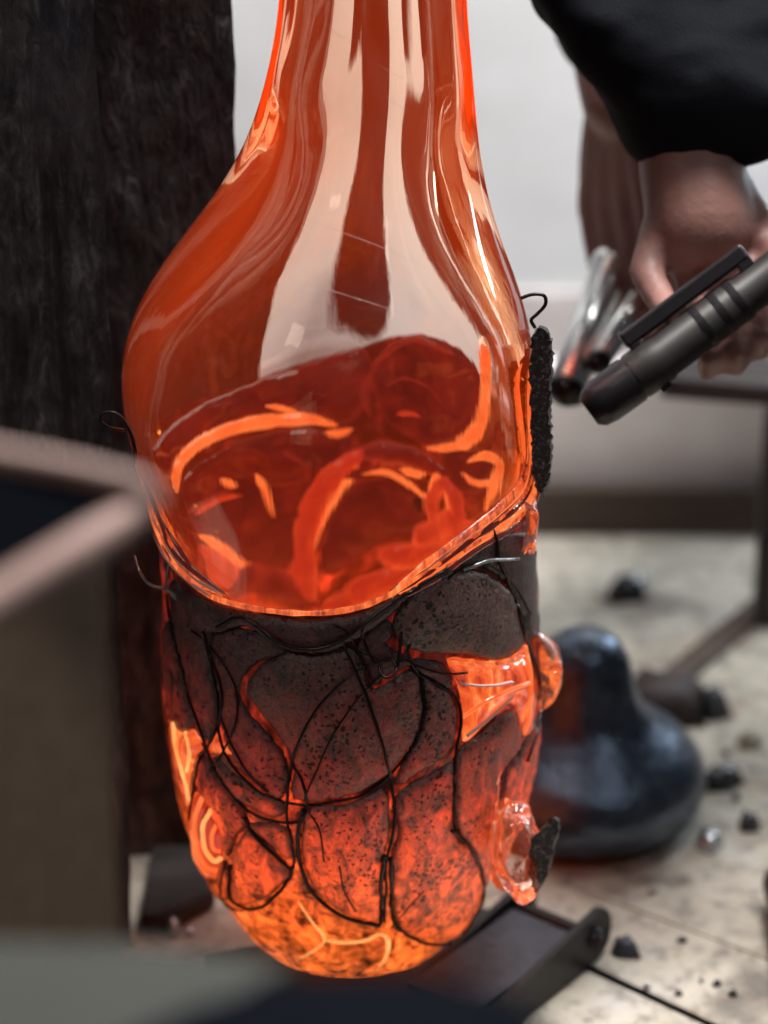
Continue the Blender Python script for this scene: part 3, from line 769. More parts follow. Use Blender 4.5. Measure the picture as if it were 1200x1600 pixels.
# hairline scratches on the bubble
for path in [([(448, 435), (520, 455), (600, 480), (655, 500)]), ([(470, 340), (540, 365), (610, 392), (668, 420)]), ([(590, 100), (620, 118), (655, 132)]), ([(505, 30), (525, 52), (552, 66)]), ([(640, 500), (690, 522), (730, 545)]), ([(430, 520), (500, 512), (560, 512)]), ([(600, 150), (640, 175)])]:
    P, N = surf_path(path, .0001)
    vs, fs = tube_data(P, taper(len(P), .00011, .4, .4, 0), 5); mesh_obj('scratch', vs, fs, M_PALEO, vessel)
# small dark disc and wire deep inside
pillow('metal_plate', [(634, 785), (650, 776), (668, 786), (666, 806), (646, 812)], M_PLATE[2], .002, .002, .0004, 5, True, BVI, register=False)

# drawn glass rim where the bubble swells over the basket
def strand(path, r, mat, off, name='rim_strand', a=.1, b=.1, n=10, wob=.3, flat=.7):
    P, N = surf_path(path, off, BVO, False)
    P = smooth(P, 4)
    vs, fs = tube_data(P, taper(len(P), r, a, b, wob), n, (N, flat))
    return mesh_obj(name, vs, fs, mat, vessel)
strand([(228, 768), (243, 818), (264, 866), (298, 905), (334, 932), (402, 950), (480, 957), (550, 950), (602, 931), (652, 900), (722, 856), (782, 816), (828, 776)], .0020, M_RIM, .0010, 'glass_rim', .03, .03, 12)
base_r = [(612, 930), (668, 892), (728, 848), (786, 806), (822, 768), (833, 720)]
for k in range(30):
    u = rng.uniform(-1, 1); dx, dy = -14 * u, -22 * u
    i0 = rng.integers(0, 2); path = [(x + dx * (.35 + .65 * t / 5) + rng.normal(0, 1.5), y + dy * (.35 + .65 * t / 5) + rng.normal(0, 1.5)) for t, (x, y) in enumerate(base_r)][i0:]
    mt = (M_RIM, M_E_BRIGHT, M_PALEO, M_RIM, M_DIMG)[k % 5]
    strand(path, rng.uniform(.0006, .0013) if mt is M_PALEO else rng.uniform(.0010, .0030), mt, .0008 + .0010 * abs(u), 'rim_strand', .25, .2, 9, .35)
base_l = [(214, 726), (228, 770), (246, 812), (268, 856), (300, 896), (350, 930)]
for k in range(9):
    u = rng.uniform(-1, 1); path = [(x + 9 * u + rng.normal(0, 2), y - 7 * u + rng.normal(0, 2)) for (x, y) in base_l][rng.integers(0, 3):]
    strand(path, rng.uniform(.0009, .0022), (M_RIM, M_PALEO, M_DIMG)[k % 3], .0006 + .0012 * abs(u), 'rim_strand', .3, .3, 8, .5)
strand([(833, 545), (826, 600), (828, 680), (832, 752)], .0036, M_E_BRIGHT, .0004, 'rim_strand', .3, .3)

# binding wires over the plates, and dark tubes drawn for plate gaps
cv, cf = list(VO), [tuple(f) for f in FO]
for fr, fc in PLATE_BVH:
    k = len(cv); cv += [tuple(v) for v in fr]; cf += [tuple(i + k for i in f) for f in fc]
BVC = BVHTree.FromPolygons(cv, cf)
def wire(path, wpx=6.5, mat=None, lift=.55, name='wire_or_gap_line', sm=6, label=None, kink=.0006):
    P = []
    for p in catmull(path, 3):
        h = hit(BVC, p[0], p[1])
        if h is None:
            if P: P.append(at_y(p[0], p[1], P[-1].y))
            continue
        P.append(h[0] + h[1] * (wpx * .5 * MPP * .95 * lift))
    # keep the wire on its line of sight while smoothing its distance
    ds = np.array([(q - CAM).length for q in P]); 
    for _ in range(sm):
        dm = ds.copy(); dm[1:-1] = (ds[:-2] + 2 * ds[1:-1] + ds[2:]) / 4; ds = np.minimum(dm, ds + .0004)
    P = [CAM + (q - CAM).normalized() * d for q, d in zip(P, ds)]
    if kink: P = [q + Vector((mnoise.noise(q * 70), mnoise.noise(q * 70 + Vector((7, 0, 0))) * .6, mnoise.noise(q * 70 + Vector((0, 9, 0))))) * kink for q in P]
    vs, fs = tube_data(P, wpx * .5 * MPP * .95, 8)
    o = mesh_obj(name, vs, fs, mat or M_WIRE, vessel)
    if label: o['label'] = label
    return o
WR = [
 ([(612, 1030), (575, 1040), (540, 1060), (500, 1102), (472, 1150), (456, 1195), (450, 1240), (449, 1280), (457, 1320), (460, 1345), (454, 1356), (430, 1338), (398, 1302), (384, 1276)], 6.5),
 ([(456, 1192), (470, 1212), (479, 1240), (480, 1266), (468, 1282), (438, 1284), (402, 1274), (370, 1250), (342, 1212), (326, 1176), (318, 1160)], 6.5),
 ([(632, 1028), (652, 1046), (662, 1075), (661, 1112), (650, 1152), (628, 1188), (600, 1218), (560, 1243), (510, 1254), (465, 1256), (418, 1243), (378, 1212), (354, 1178), (342, 1140), (340, 1090), (330, 1040), (318, 985)], 6.0),
 ([(530, 992), (552, 1040), (576, 1100), (596, 1160), (610, 1215), (616, 1265), (612, 1310), (603, 1345), (602, 1400), (600, 1438)], 6.5),
 ([(640, 1044), (672, 1060), (700, 1078), (716, 1100), (719, 1130), (712, 1172), (708, 1210), (710, 1260), (710, 1298)], 6.5),
 ([(710, 872), (738, 842), (762, 823), (774, 842), (780, 875), (800, 925), (814, 970), (822, 1000), (838, 1045), (843, 1090), (838, 1140), (822, 1190)], 7),
 ([(262, 930), (270, 985), (284, 1040), (298, 1095), (318, 1150), (322, 1166)], 6),
 ([(318, 985), (332, 1030), (346, 1075), (345, 1120), (328, 1160), (312, 1190), (303, 1240), (296, 1280)], 6),
 ([(345, 1118), (366, 1170), (390, 1208), (420, 1236)], 5.5),
 ([(340, 980), (372, 965), (395, 972), (430, 998), (470, 1012), (510, 1010), (550, 988), (595, 955), (640, 925), (700, 888)], 11),  # the thickest runs are dark tubes drawn for plate gaps and edges
 ([(475, 1262), (467, 1300), (470, 1350), (492, 1396), (540, 1432), (592, 1444)], 12),
 ([(598, 1335), (594, 1380), (594, 1440)], 9),
 ([(612, 1338), (614, 1390), (616, 1440), (660, 1470), (704, 1474)], 9),
 ([(704, 1296), (734, 1328), (754, 1372), (750, 1412), (724, 1458)], 8),
 ([(363, 1350), (358, 1396), (384, 1418), (415, 1412), (446, 1380), (458, 1352)], 8),
 ([(586, 1040), (572, 1010), (566, 985), (578, 968)], 6),
 ([(352, 1345), (345, 1385), (352, 1412), (380, 1424)], 5),
 ([(598, 1052), (560, 1090), (520, 1150), (490, 1215), (476, 1250)], 4.5), ([(650, 1040), (690, 1052), (730, 1050)], 5), ([(300, 985), (330, 1010), (362, 1060), (372, 1120), (352, 1170), (330, 1200)], 5),
 ([(590, 1030), (560, 1012), (540, 985), (520, 975)], 5), ([(700, 905), (735, 880), (790, 900), (830, 960)], 4.5), ([(380, 1276), (392, 1300), (420, 1330), (446, 1350)], 5), ([(476, 1258), (500, 1300), (506, 1345)], 4),
 ([(620, 1438), (645, 1410), (662, 1392)], 3), ([(530, 1352), (538, 1390), (556, 1424)], 4),
]
for path, w in WR: wire(path, min(w, 9) * .82, lift=.8)
for path, w, c in SWIRL: wire(path, w, {'Y': M_E_BRIGHT, 'B': M_E_YEL, 'D': M_E_DIM}[c], .3, 'fold_or_glint')
for path, w in [([(272, 1130), (276, 1170), (288, 1215), (296, 1250)], 7), ([(290, 1145), (296, 1175), (292, 1205)], 6)]: wire(path, w, M_E_YEL, .3, 'fold_or_glint')
for path, w in [([(722, 1120), (752, 1100), (790, 1080), (826, 1066)], 7), ([(730, 1150), (765, 1120), (800, 1088)], 6), ([(820, 1010), (828, 1060), (826, 1120), (818, 1146)], 8), ([(704, 1034), (750, 1040), (796, 1034), (818, 1016)], 6), ([(716, 1066), (756, 1072), (800, 1066)], 5)]: wire(path, w, random.choice([M_PALEO, M_E_BRIGHT, M_RIM]), .4, 'fold_or_glint')
wire([(720, 889), (742, 879), (772, 873), (806, 873)], 6, M_WIREB, 1.6, label='bright bare wire end at the upper right')
# knot: standing loop and small ring in front of the plates
def free_wire(pts, wpx, mat=None, closed=False, name='wire_loop', label=None):
    P = [Vector(p) for p in catmull([tuple(p) for p in pts], .0012, closed)]
    if closed: P.append(P[0].copy())
    vs, fs = tube_data(P, wpx * .5 * MPP * .95, 8); o = mesh_obj(name, vs, fs, mat or M_WIRE, vessel)
    if label: o['label'] = label
    return o
kd = (hit(BVC, 620, 1040)[0] - CAM).length - .006
K = lambda x, y, dd=0: CAM + ray(x, y) * (kd + dd)
free_wire([K(622, 1042), (K(626, 1000, -.004)), K(630, 965, -.006), K(637, 947, -.007), K(646, 955, -.004), K(648, 980, -.001), K(640, 1008, .001), K(628, 1034, .001)], 5.5, label='thin wire loop standing up from the knot')
free_wire([K(606 + 13 * math.cos(t), 1044 + 15 * math.sin(t), -.002 * math.sin(t)) for t in np.linspace(0, 2 * math.pi, 12, endpoint=False)], 5, closed=True, label='small wire ring at the knot')
# stray wires at the outline
ly = hit(BVO, 215, 690)[0].y
Lw = lambda x, y, d=0: at_y(x, y, ly - .01 + d)
free_wire([Lw(208, 732, .01), Lw(211, 705), Lw(202, 672), Lw(184, 648), Lw(164, 645), Lw(157, 656), Lw(170, 668), Lw(192, 672, .01)], 6, label='curled wire end at the left of the bubble')
ly2 = hit(BVO, 270, 920)[0].y
Lv = lambda x, y, d=0: at_y(x, y, ly2 - .012 + d)
free_wire([Lv(210, 868, .01), Lv(218, 892), Lv(236, 914), Lv(262, 921), (Lv(280, 934)), Lv(292, 940), Lv(297, 952)], 5, M_WIREB, label='pale wire end at the left under the rim')
free_wire([Lv(263, 880, .004), Lv(260, 915), Lv(268, 928), Lv(284, 946)], 4, M_WIREB)
ry = (hit(BVO, 812, 500) or hit(BVO, 800, 500))[0].y
Rw = lambda x, y, d=0: at_y(x, y, ry + d)
free_wire([Rw(814, 466), Rw(832, 460), Rw(850, 462), Rw(852, 476), Rw(840, 490), Rw(830, 500), Rw(836, 512)], 6, label='wire ring over the black plate at the right')

# slabs stuck on edge at the right
def slab(poly, y0, y1, mat, label, jit=2.0):
    B = [p[:2] for p in catmull(poly, 5, True)]; n = len(B)
    bmx = bmesh.new(); L = []
    for j in range(5):
        y = y0 + (y1 - y0) * j / 4; sh = (0, .8, 1, .8, 0)[j] * 2.0 - 2
        L.append([bmx.verts.new(at_y(b[0] + sh + random.gauss(0, jit), b[1] + random.gauss(0, jit), y)) for b in B])
    for j in range(4):
        for i in range(n): bmx.faces.new((L[j][i], L[j][(i + 1) % n], L[j + 1][(i + 1) % n], L[j + 1][i]))
    bmx.faces.new(L[0]); bmx.faces.new(L[4][::-1])
    o = bm_obj('metal_plate', bmx, mat, vessel); auto_smooth(o, 60); o['label'] = label
    return o
slab([(836, 520), (848, 512), (858, 522), (863, 548), (861, 620), (862, 690), (859, 742), (849, 770), (836, 752), (832, 700), (829, 620), (830, 560)], ry - .028, ry + .03, M_COLD, 'long black crusted plate standing on edge at the right of the bubble')
yk = (hit(BVO, 750, 1330) or hit(BVO, 735, 1330))[0].y - .012
slab([(866, 1278), (874, 1282), (871, 1306), (862, 1345), (846, 1384), (834, 1391), (829, 1380), (829, 1340), (836, 1310), (850, 1296)], yk - .012, yk + .018, M_COLD, 'black plate chip on the clear glass bead at the lower right')

# clear bead and drips of glass at the right
def bead(cx, cy, rx, ry_, y, mat, name, label, hollow=.62, amp=.10, tilt=0., seed=0, depth=1.0):
    c = at_y(cx, cy, y); s = mpp(c); up = UP; rt = RIGHT; fw = FWD
    def surf(k, inner):
        vs, fs = [], []; nu, nv = 36, 24
        for j in range(nv + 1):
            ph = math.pi * j / nv
            for i in range(nu):
                a = 2 * math.pi * i / nu
                d = Vector((math.sin(ph) * math.cos(a), math.sin(ph) * math.sin(a), math.cos(ph)))
                q = 1 + amp * mnoise.noise(d * 1.6 + Vector((seed, 0, 0))) + amp * .4 * mnoise.noise(d * 4 + Vector((seed, 5, 0)))
                x, z, yy = d.x * rx * s * k * q, d.z * ry_ * s * k * q, d.y * rx * s * k * q * depth
                x, z = x * math.cos(tilt) - z * math.sin(tilt), x * math.sin(tilt) + z * math.cos(tilt)
                vs.append(c + rt * x + up * z + fw * yy)
        for j in range(nv):
            for i in range(nu):
                f = (j * nu + i, j * nu + (i + 1) % nu, (j + 1) * nu + (i + 1) % nu, (j + 1) * nu + i)
                fs.append(f[::-1] if not inner else f)
        return vs, fs
    v1, f1 = surf(1, False)
    if hollow:
        v2, f2 = surf(hollow, True); f1 = f1 + [tuple(i + len(v1) for i in f) for f in f2]; v1 = v1 + v2
    bmx = bmesh.new(); vv = [bmx.verts.new(v) for v in v1]
    for f in f1: bmx.faces.new([vv[i] for i in f])
    bmesh.ops.remove_doubles(bmx, verts=bmx.verts, dist=1e-6)
    bmx.verts.index_update()
    vs = [v.co.copy() for v in bmx.verts]; fs = [[v.index for v in f.verts] for f in bmx.faces]; bmx.free()
    o = mesh_obj(name, vs, fs, mat, vessel); o['label'] = label
    return o
bead(806, 1330, 42, 80, yk, M_KNOB, 'glass_bead', 'clear orange-rimmed glass bead pushing out at the lower right', .72, .20, .08, 12.0, .9)
for k in range(9):
    u = k / 8
    path = [(838 - 6 * u, 975 + 10 * u), (848 + 14 * u, 1010), (852 + 20 * u, 1050), (848 + 18 * u, 1085), (840 + 6 * u, 1112)]
    P = smooth([at_y(x + rng.normal(0, 1.2), y, ry - .012 + .035 * rng.random()) for x, y in catmull(path, 5)], 3)
    vs, fs = tube_data(P, taper(len(P), rng.uniform(.0016, .0040), .3, .3, .4), 9); mesh_obj('rim_strand', vs, fs, (M_PALE, M_PALEO, M_PALE, M_RIM)[k % 4], vessel)
for k in range(6):
    path = [(808 + k * 4, 782 + k * 2), (826 + k * 2, 792), (830 + k, 820), (824 + k * 2, 845), (812 + k * 4, 866)]
    P = smooth([at_y(x + rng.normal(0, 1.2), y, ry - .030 + .02 * rng.random()) for x, y in catmull(path, 5)], 3)
    vs, fs = tube_data(P, taper(len(P), rng.uniform(.0014, .0030), .3, .3, .4), 9); mesh_obj('rim_strand', vs, fs, (M_PALEO, M_PALE, M_RIM)[k % 3], vessel)

#==OBJECTS==
# ------------------------------------------------------------------ things on the bench
# dark board under the vessel
BZ = .019
c4 = [at_z(318, 1492, BZ), at_z(738, 1408, BZ), at_z(905, 1478, BZ), at_z(700, 1660, BZ), at_z(330, 1660, BZ)]
bm = bmesh.new(); t = [bm.verts.new(v) for v in c4]; b = [bm.verts.new((v.x, v.y, .0006)) for v in c4]
bm.faces.new(t); bm.faces.new(b[::-1])
for i in range(5): bm.faces.new((t[i], b[i], b[(i + 1) % 5], t[(i + 1) % 5]))
bmesh.ops.bevel(bm, geom=bm.edges[:], offset=.0015, segments=2, affect='EDGES')
tag(bm_obj('burnt_board', bm, M_DARKWOOD), 'dark burnt board lying under the glowing base', 'board')

# hinged steel clamp at the right of the base
hz = BZ
o0, o1 = at_z(930, 1452, .03), at_z(770, 1575, .03)
ax = (o1 - o0); ax.z = 0; L = ax.length; ax.normalize(); sd = Vector((ax.y, -ax.x, 0))
if sd.x > 0: sd = -sd
clamp = thing('steel_clamp', (o0.x, o0.y, 0), 'dark steel clamp with a slotted rounded cheek, lying beside the base', 'clamp')
def cheek(off, L, h0, th, mat, name):
    pr = []
    for t_ in np.linspace(0, math.pi, 13): pr.append((-.004 - .016 * math.sin(t_), .003 + h0 * .5 - h0 * .5 * math.cos(t_)))
    pr += [(L * .35, h0 * .92), (L * .7, h0 * .75), (L, h0 * .55), (L, .001)]
    bmx = bmesh.new(); A = []; B_ = []
    for (u_, w_) in pr:
        q = Vector((o0.x, o0.y, 0)) + ax * u_ + Vector((0, 0, w_))
        A.append(bmx.verts.new(q + sd * off)); B_.append(bmx.verts.new(q + sd * (off + th)))
    bmx.faces.new(A); bmx.faces.new(B_[::-1])
    for i in range(len(A)): bmx.faces.new((A[i], B_[i], B_[(i + 1) % len(A)], A[(i + 1) % len(A)]))
    bmesh.ops.bevel(bmx, geom=[e for e in bmx.edges if len(e.link_faces) == 2 and e.calc_face_angle(0) > .9], offset=.001, segments=2, affect='EDGES')
    return auto_smooth(bm_obj(name, bmx, mat, clamp), 35)
cheek(0, L * 1.05, .040, .005, M_DARKST, 'cheek')
cheek(.062, L * 1.05, .036, .005, M_DARKST, 'cheek')
bm = bmesh.new(); add_box(bm, Vector((o0.x, o0.y, .026)) + ax * (L * .5 + .012) + sd * .0335, (L, .054, .006), Matrix.Rotation(math.atan2(ax.y, ax.x), 3, 'Z'), .001)
bm_obj('bed_plate', bm, M_SLATE, clamp)
q = Vector((o0.x, o0.y, .022)); vs, fs = tube_data([q - sd * .004, q + sd * .002, q + sd * .066, q + sd * .071], .006, 14); mesh_obj('pin', vs, fs, M_DARKST, clamp)
qq = q + ax * .0 - sd * .001; bm = bmesh.new(); add_box(bm, qq - sd * .002 + Vector((0, 0, .001)), (.004, .005, .018), Matrix.Rotation(math.atan2(ax.y, ax.x), 3, 'Z'), .001); bm_obj('slot_key', bm, M_SLATE, clamp)

# iron mould
mp = at_z(905, 1268, 0); mp.z = .0006
vs, fs = lathe([(.060, 0), (.078, .005), (.089, .016), (.093, .030), (.090, .045), (.080, .058), (.066, .069), (.053, .079), (.0445, .090), (.039, .103), (.035, .117), (.0315, .130), (.026, .140), (.017, .147), (.008, .150), (.003, .1505)], 64, mp)
vs = [v + Vector((.0012 * mnoise.noise(v * 40), .0012 * mnoise.noise(v * 40 + Vector((9, 0, 0))), 0)) for v in vs]
mould = thing('iron_mould', mp, 'dark blue-black bulbous iron mould with a stubby neck on the bench', 'mould')
mesh_obj('body', vs, fs, M_IRON, mould)

# crumbs of glass and clinker
def chip(px, py, sx, sy, h, mat, label, cat='chip', group=None, n=9, name='glass_chip', rot=0, z=0.0006):
    c = at_z(px, py, 0); s = mpp(c); bmx = bmesh.new(); lo = []; hi = []
    for k in range(n):
        a = 2 * math.pi * k / n; q = 1 + random.uniform(-.22, .22)
        x, y = math.cos(a) * sx * s * q, math.sin(a) * sy * s * q / math.sin(PITCH) * .6
        x, y = x * math.cos(rot) - y * math.sin(rot), x * math.sin(rot) + y * math.cos(rot)
        lo.append(bmx.verts.new((c.x + x, c.y + y, z))); f = random.uniform(.45, .8)
        hi.append(bmx.verts.new((c.x + x * f, c.y + y * f, z + h * random.uniform(.6, 1.0))))
    for k in range(n): bmx.faces.new((lo[k], lo[(k + 1) % n], hi[(k + 1) % n], hi[k]))
    bmx.faces.new(lo[::-1]); tp = bmx.verts.new((c.x + sx * s * .1, c.y, z + h))
    for k in range(n): bmx.faces.new((hi[k], hi[(k + 1) % n], tp))
    return tag(bm_obj(name, bmx, mat, smooth=True), label, cat, group)
G = 'crumbs of glass and clinker on the bench'
chip(978, 1490, 25, 16, .012, M_SLATE, 'grey slaty chip just right of the steel clamp', group=G)
chip(1125, 1225, 42, 18, .014, M_CLINK, 'long dark glass lump right of the iron mould', 'lump', G, 11, 'glass_lump', .4)
chip(1108, 1322, 22, 22, .012, M_SHARD, 'small pale glass shard in front of the dark lump', group=G)
chip(1168, 1292, 20, 14, .012, M_CLINK, 'little black glass crumb near the right edge', group=G)
chip(1116, 1112, 28, 26, .022, M_CLINK, 'round dark glass lump with a bright glint', 'lump', G, 12, 'glass_lump')
chip(1040, 1110, 80, 44, .030, M_POST, 'large dark clinker heap behind the iron mould', 'clinker', G, 14, 'clinker')
chip(978, 935, 32, 14, .022, M_CLINK, 'dark glass lump alone far back on the bench', 'lump', G, 10, 'glass_lump')
chip(1170, 1165, 20, 12, .012, M_TABLE, 'pale crumb by the right post', group=G)
chip(270, 1462, 12, 10, .014, M_SHARD, 'glinting shard at the foot of the charred timber', group=G)
chip(296, 1462, 8, 5, .006, M_SHARD, 'tiny bright crumb beside the timber foot', group=G)
for i, (x, y) in enumerate([(1020, 1395), (1065, 1472), (1120, 1540), (1095, 1535), (1145, 1555), (1060, 1555), (1010, 1545), (1135, 1180), (1150, 1250), (1085, 1265)]):
    chip(x, y, random.uniform(5, 11), random.uniform(3, 6), .004, M_CLINK if i % 3 else M_SHARD, 'tiny ' + ('pale' if i % 3 == 0 else 'dark') + ' crumb ' + ['between clamp and iron mould', 'right of the clamp on the seam', 'rightmost of the front crumbs', 'beside the rightmost front crumb', 'at the very front right corner', 'low in the open bench, front', 'just in front of the slaty chip', 'behind the long dark lump', 'near the post, beyond the shard', 'close to the mould, right side'][i], group='tiny crumbs strewn on the bench', n=7, name='glass_crumb')

# leaning strip at the back right
a, b = at_z(1030, 1060, .004), at_z(1195, 925, .004)
d = (b - a); bm = bmesh.new(); add_box(bm, (a + b) / 2 + Vector((.012, 0, 0)), (d.length, .022, .008), Matrix.Rotation(math.atan2(d.y, d.x), 3, 'Z'), .001)
tag(bm_obj('brown_strip', bm, M_BATTEN), 'brown strip lying slantwise at the back right of the bench', 'strip')
# dark roll at the right margin
a = at_z(1212, 1440, .02)
vs, fs = tube_data([a + Vector((.012, -.20, 0)), a + Vector((.014, -.05, .0)), a + Vector((.016, .02, 0)), a + Vector((.016, .05, 0))], .0194, 16)
tag(mesh_obj('dark_bar', [v for v in vs], fs, M_POST), 'dark round bar along the right edge of the bench', 'bar')

# black torch
t0, t1 = at_y(936, 632, .02), at_y(1330, 336, .06)
ta = (t1 - t0).normalized(); rot = ta.to_track_quat('Z', 'Y').to_matrix()
torch = thing('hand_torch', t0, 'black hand torch with a side clip pointing down at the vessel', 'torch')
rr = 39 * mpp(t0)
def seg(name, prof_, mat, cen=t0): 
    vs, fs = lathe(prof_, 36, cen, rot); return auto_smooth(mesh_obj(name, vs, fs, mat, torch), 35)
Lx = (t1 - t0).length
seg('head_cap', [(rr * .62, -.008), (rr * .86, -.004), (rr * .97, .004), (rr, .022), (rr, .026)], M_BLACK)
seg('ring', [(rr * .95, .026), (rr * .95, .028)], M_BLACK2)
seg('barrel', [(rr * .98, .028), (rr * 1.0, .03), (rr * 1.0, .048), (rr * .93, .050), (rr * .93, .110), (rr * .86, .112), (rr * .86, Lx)], M_BLACK2)
for z0 in (.078, .092, .104): seg('band', [(rr * .955, z0), (rr * .96, z0 + .001), (rr * .96, z0 + .004), (rr * .955, z0 + .005)], M_BLACK)
cdir = (UP * .86 - RIGHT * .5); cdir = (cdir - ta * cdir.dot(ta)).normalized(); sdir = ta.cross(cdir)
bm = bmesh.new(); Rm = Matrix((ta, sdir, cdir)).transposed()
add_box(bm, t0 + ta * .040 + cdir * (rr * 1.2), (.008, .012, rr * .75), Rm, .001)
bm_obj('clip_foot', bm, M_BLACK, torch)
bm = bmesh.new(); add_box(bm, t0 + ta * .082 + cdir * (rr * 1.42), (.094, .013, .011), Rm, .002); bm_obj('clip', bm, M_BLACK, torch)
bm = bmesh.new(); add_box(bm, t0 + ta * .124 + cdir * (rr * 1.15), (.010, .012, rr * .8), Rm, .001); bm_obj('clip_foot', bm, M_BLACK, torch)
bm = bmesh.new(); add_box(bm, t0 + ta * .040 - cdir * (rr * .98), (.008, .008, .006), Rm, .001); bm_obj('button', bm, M_BLACK, torch)

# steel tongs in the far hand
TY = .30
tongs = thing('steel_tongs', at_y(884, 612, TY), 'polished steel tongs with two tubular prongs held beyond the torch', 'tongs')
for (p, q, w) in [((958, 412), (886, 606), 64), ((1028, 420), (938, 562), 40)]:
    a, b = at_y(*p, TY), at_y(*q, TY - .09); s = mpp(a); d = (b - a)
    P = [a - d * .25, a - d * .05, a, a + d * .06, a + d * .08, a + d * .5, b]
    vs, fs = tube_data(P, [w * .5 * s * k for k in (1.0, 1.0, 1.1, 1.1, .95, .95, .92)], 20); pr = mesh_obj('prong', vs, fs, M_STEEL, tongs)
    vs, fs = tube_data([b - d * .01, b + d * .04, b + d * .09], [w * .46 * s, w * .52 * s, w * .3 * s], 18); mesh_obj('tip', vs, fs, M_DARKST, tongs)
a, b = at_y(938, 566, TY - .004), at_y(922, 572, TY - .004)
P = [Vector(v) for v in catmull([tuple(at_y(946, 90, TY + .03)), tuple(at_y(928, 170, TY + .03)), tuple(at_y(918, 270, TY + .03)), tuple(at_y(928, 360, TY + .02)), tuple(at_y(956, 420, TY))], .01)]
vs, fs = tube_data(P, 14 * mpp(P[0]), 12); mesh_obj('handle', vs, fs, M_BLACK, tongs)

#==PERSON==
# ------------------------------------------------------------------ person: arms reaching in from the right
def capsule(bm, a, b, ra_, rb_, n=14):
    a, b = Vector(a), Vector(b); d = (b - a); L_ = d.length
    if L_ < 1e-5: return
    rot_ = d.to_track_quat('Z', 'Y').to_matrix(); vs = []
    pr = [(ra_ * math.sin(t_), -ra_ * math.cos(t_)) for t_ in np.linspace(.02, math.pi / 2, 5)] + [(rb_ * math.cos(t_), L_ + rb_ * math.sin(t_)) for t_ in np.linspace(0, math.pi / 2 - .02, 5)]
    v_, f_ = lathe(pr, n, a, rot_)
    vv = [bm.verts.new(v) for v in v_]
    for f in f_: bm.faces.new([vv[i] for i in f])
def remeshed(name, bm, mat, parent, vox, it, wrinkle=0, loc=None):
    o = bm_obj(name, bm, mat, None, True)
    md = o.modifiers.new('r', 'REMESH'); md.mode = 'VOXEL'; md.voxel_size = vox; md.use_smooth_shade = True
    ms = o.modifiers.new('s', 'SMOOTH'); ms.iterations = it; ms.factor = .5
    dg = bpy.context.evaluated_depsgraph_get(); ev = o.evaluated_get(dg); me = bpy.data.meshes.new_from_object(ev)
    bpy.data.objects.remove(o)
    vs = [v.co.copy() for v in me.vertices]; fs = [tuple(p.vertices) for p in me.polygons]; nr = [v.normal.copy() for v in me.vertices]
    if wrinkle: vs = [v + n_ * (wrinkle * mnoise.fractal(Vector((v.x * 22, v.y * 22, v.z * 38)), 1, 2, 3)) for v, n_ in zip(vs, nr)]
    bpy.data.meshes.remove(me)
    return mesh_obj(name, vs, fs, mat, parent, True, loc)
AY = .13
sh1, el1, wr1 = Vector((.56, .34, .98)), at_y(1075, -150, AY + .07), at_y(1080, 262, AY)
hd1 = at_y(1112, 430, AY - .03)
sh2, el2, wr2 = Vector((.50, .62, 1.0)), at_y(960, -130, TY + .06), at_y(972, 150, TY + .005)
pel = Vector((.74, .52, .42))
person = thing('person', (.74, .52, -.79), 'person in a dark navy long-sleeved top, both hands reaching in from the right', 'person')
body = bmesh.new()
capsule(body, wr1 + (el1 - wr1) * .6, wr1, .044, .034)
capsule(body, wr1, (wr1 + hd1) / 2, .034, .036); 
def hand(bm, wrist, palm_c, across, curl, flen=(.030, .024, .019), spread=.019, rf=.0088, thumb=1, back=None):
    """palm plus four curled fingers and a thumb; across: unit vector from little to index finger; curl(t): direction of each phalanx"""
    d = (palm_c - wrist).normalized()
    for k in range(4):
        off = across * ((k - 1.5) * spread)
        kn = palm_c + d * (.030 if k in (1, 2) else .024) + off
        capsule(bm, wrist + off * .55, kn, .015, .0115)
        p = kn
        for j in range(3):
            q = p + curl(j) * flen[j] * (1, 1.08, 1.1, .86)[3 - k] * 1.1
            capsule(bm, p, q, rf * (1.08 - .07 * j), rf * (1.0 - .08 * j)); p = q
    tb = wrist + (palm_c - wrist) * .45 + across * spread * 1.6
    t1_ = tb + (d * .5 + across * .7 * thumb + (back or Vector((0, 0, 0))) * .4).normalized() * .036
    t2_ = t1_ + (d * .8 + (back or Vector((0, 0, 0))) * .8).normalized() * .030
    t3_ = t2_ + (d * .5 + (back or Vector((0, 0, 0))) * .9).normalized() * .024
    capsule(bm, tb, t1_, .015, .0115); capsule(bm, t1_, t2_, .0112, .010); capsule(bm, t2_, t3_, .0100, .0085)
# near hand closes on the torch
tc = t0 + ta * (((hd1 - t0).dot(ta)))
tc = t0 + ta * ((at_y(1178, 450, .05) - t0).dot(ta))
toward = (tc - wr1).normalized()
palm1 = tc - FWD * -.0 + (wr1 - tc).normalized() * .052 + FWD * .030
nrm1 = -FWD
hand(body, wr1, palm1, ta * -1, lambda j: [(-FWD * .75 + toward * .8), (-FWD * .05 + UP * -1.0), (FWD * .8 - UP * .35)][j].normalized(), back=-FWD)
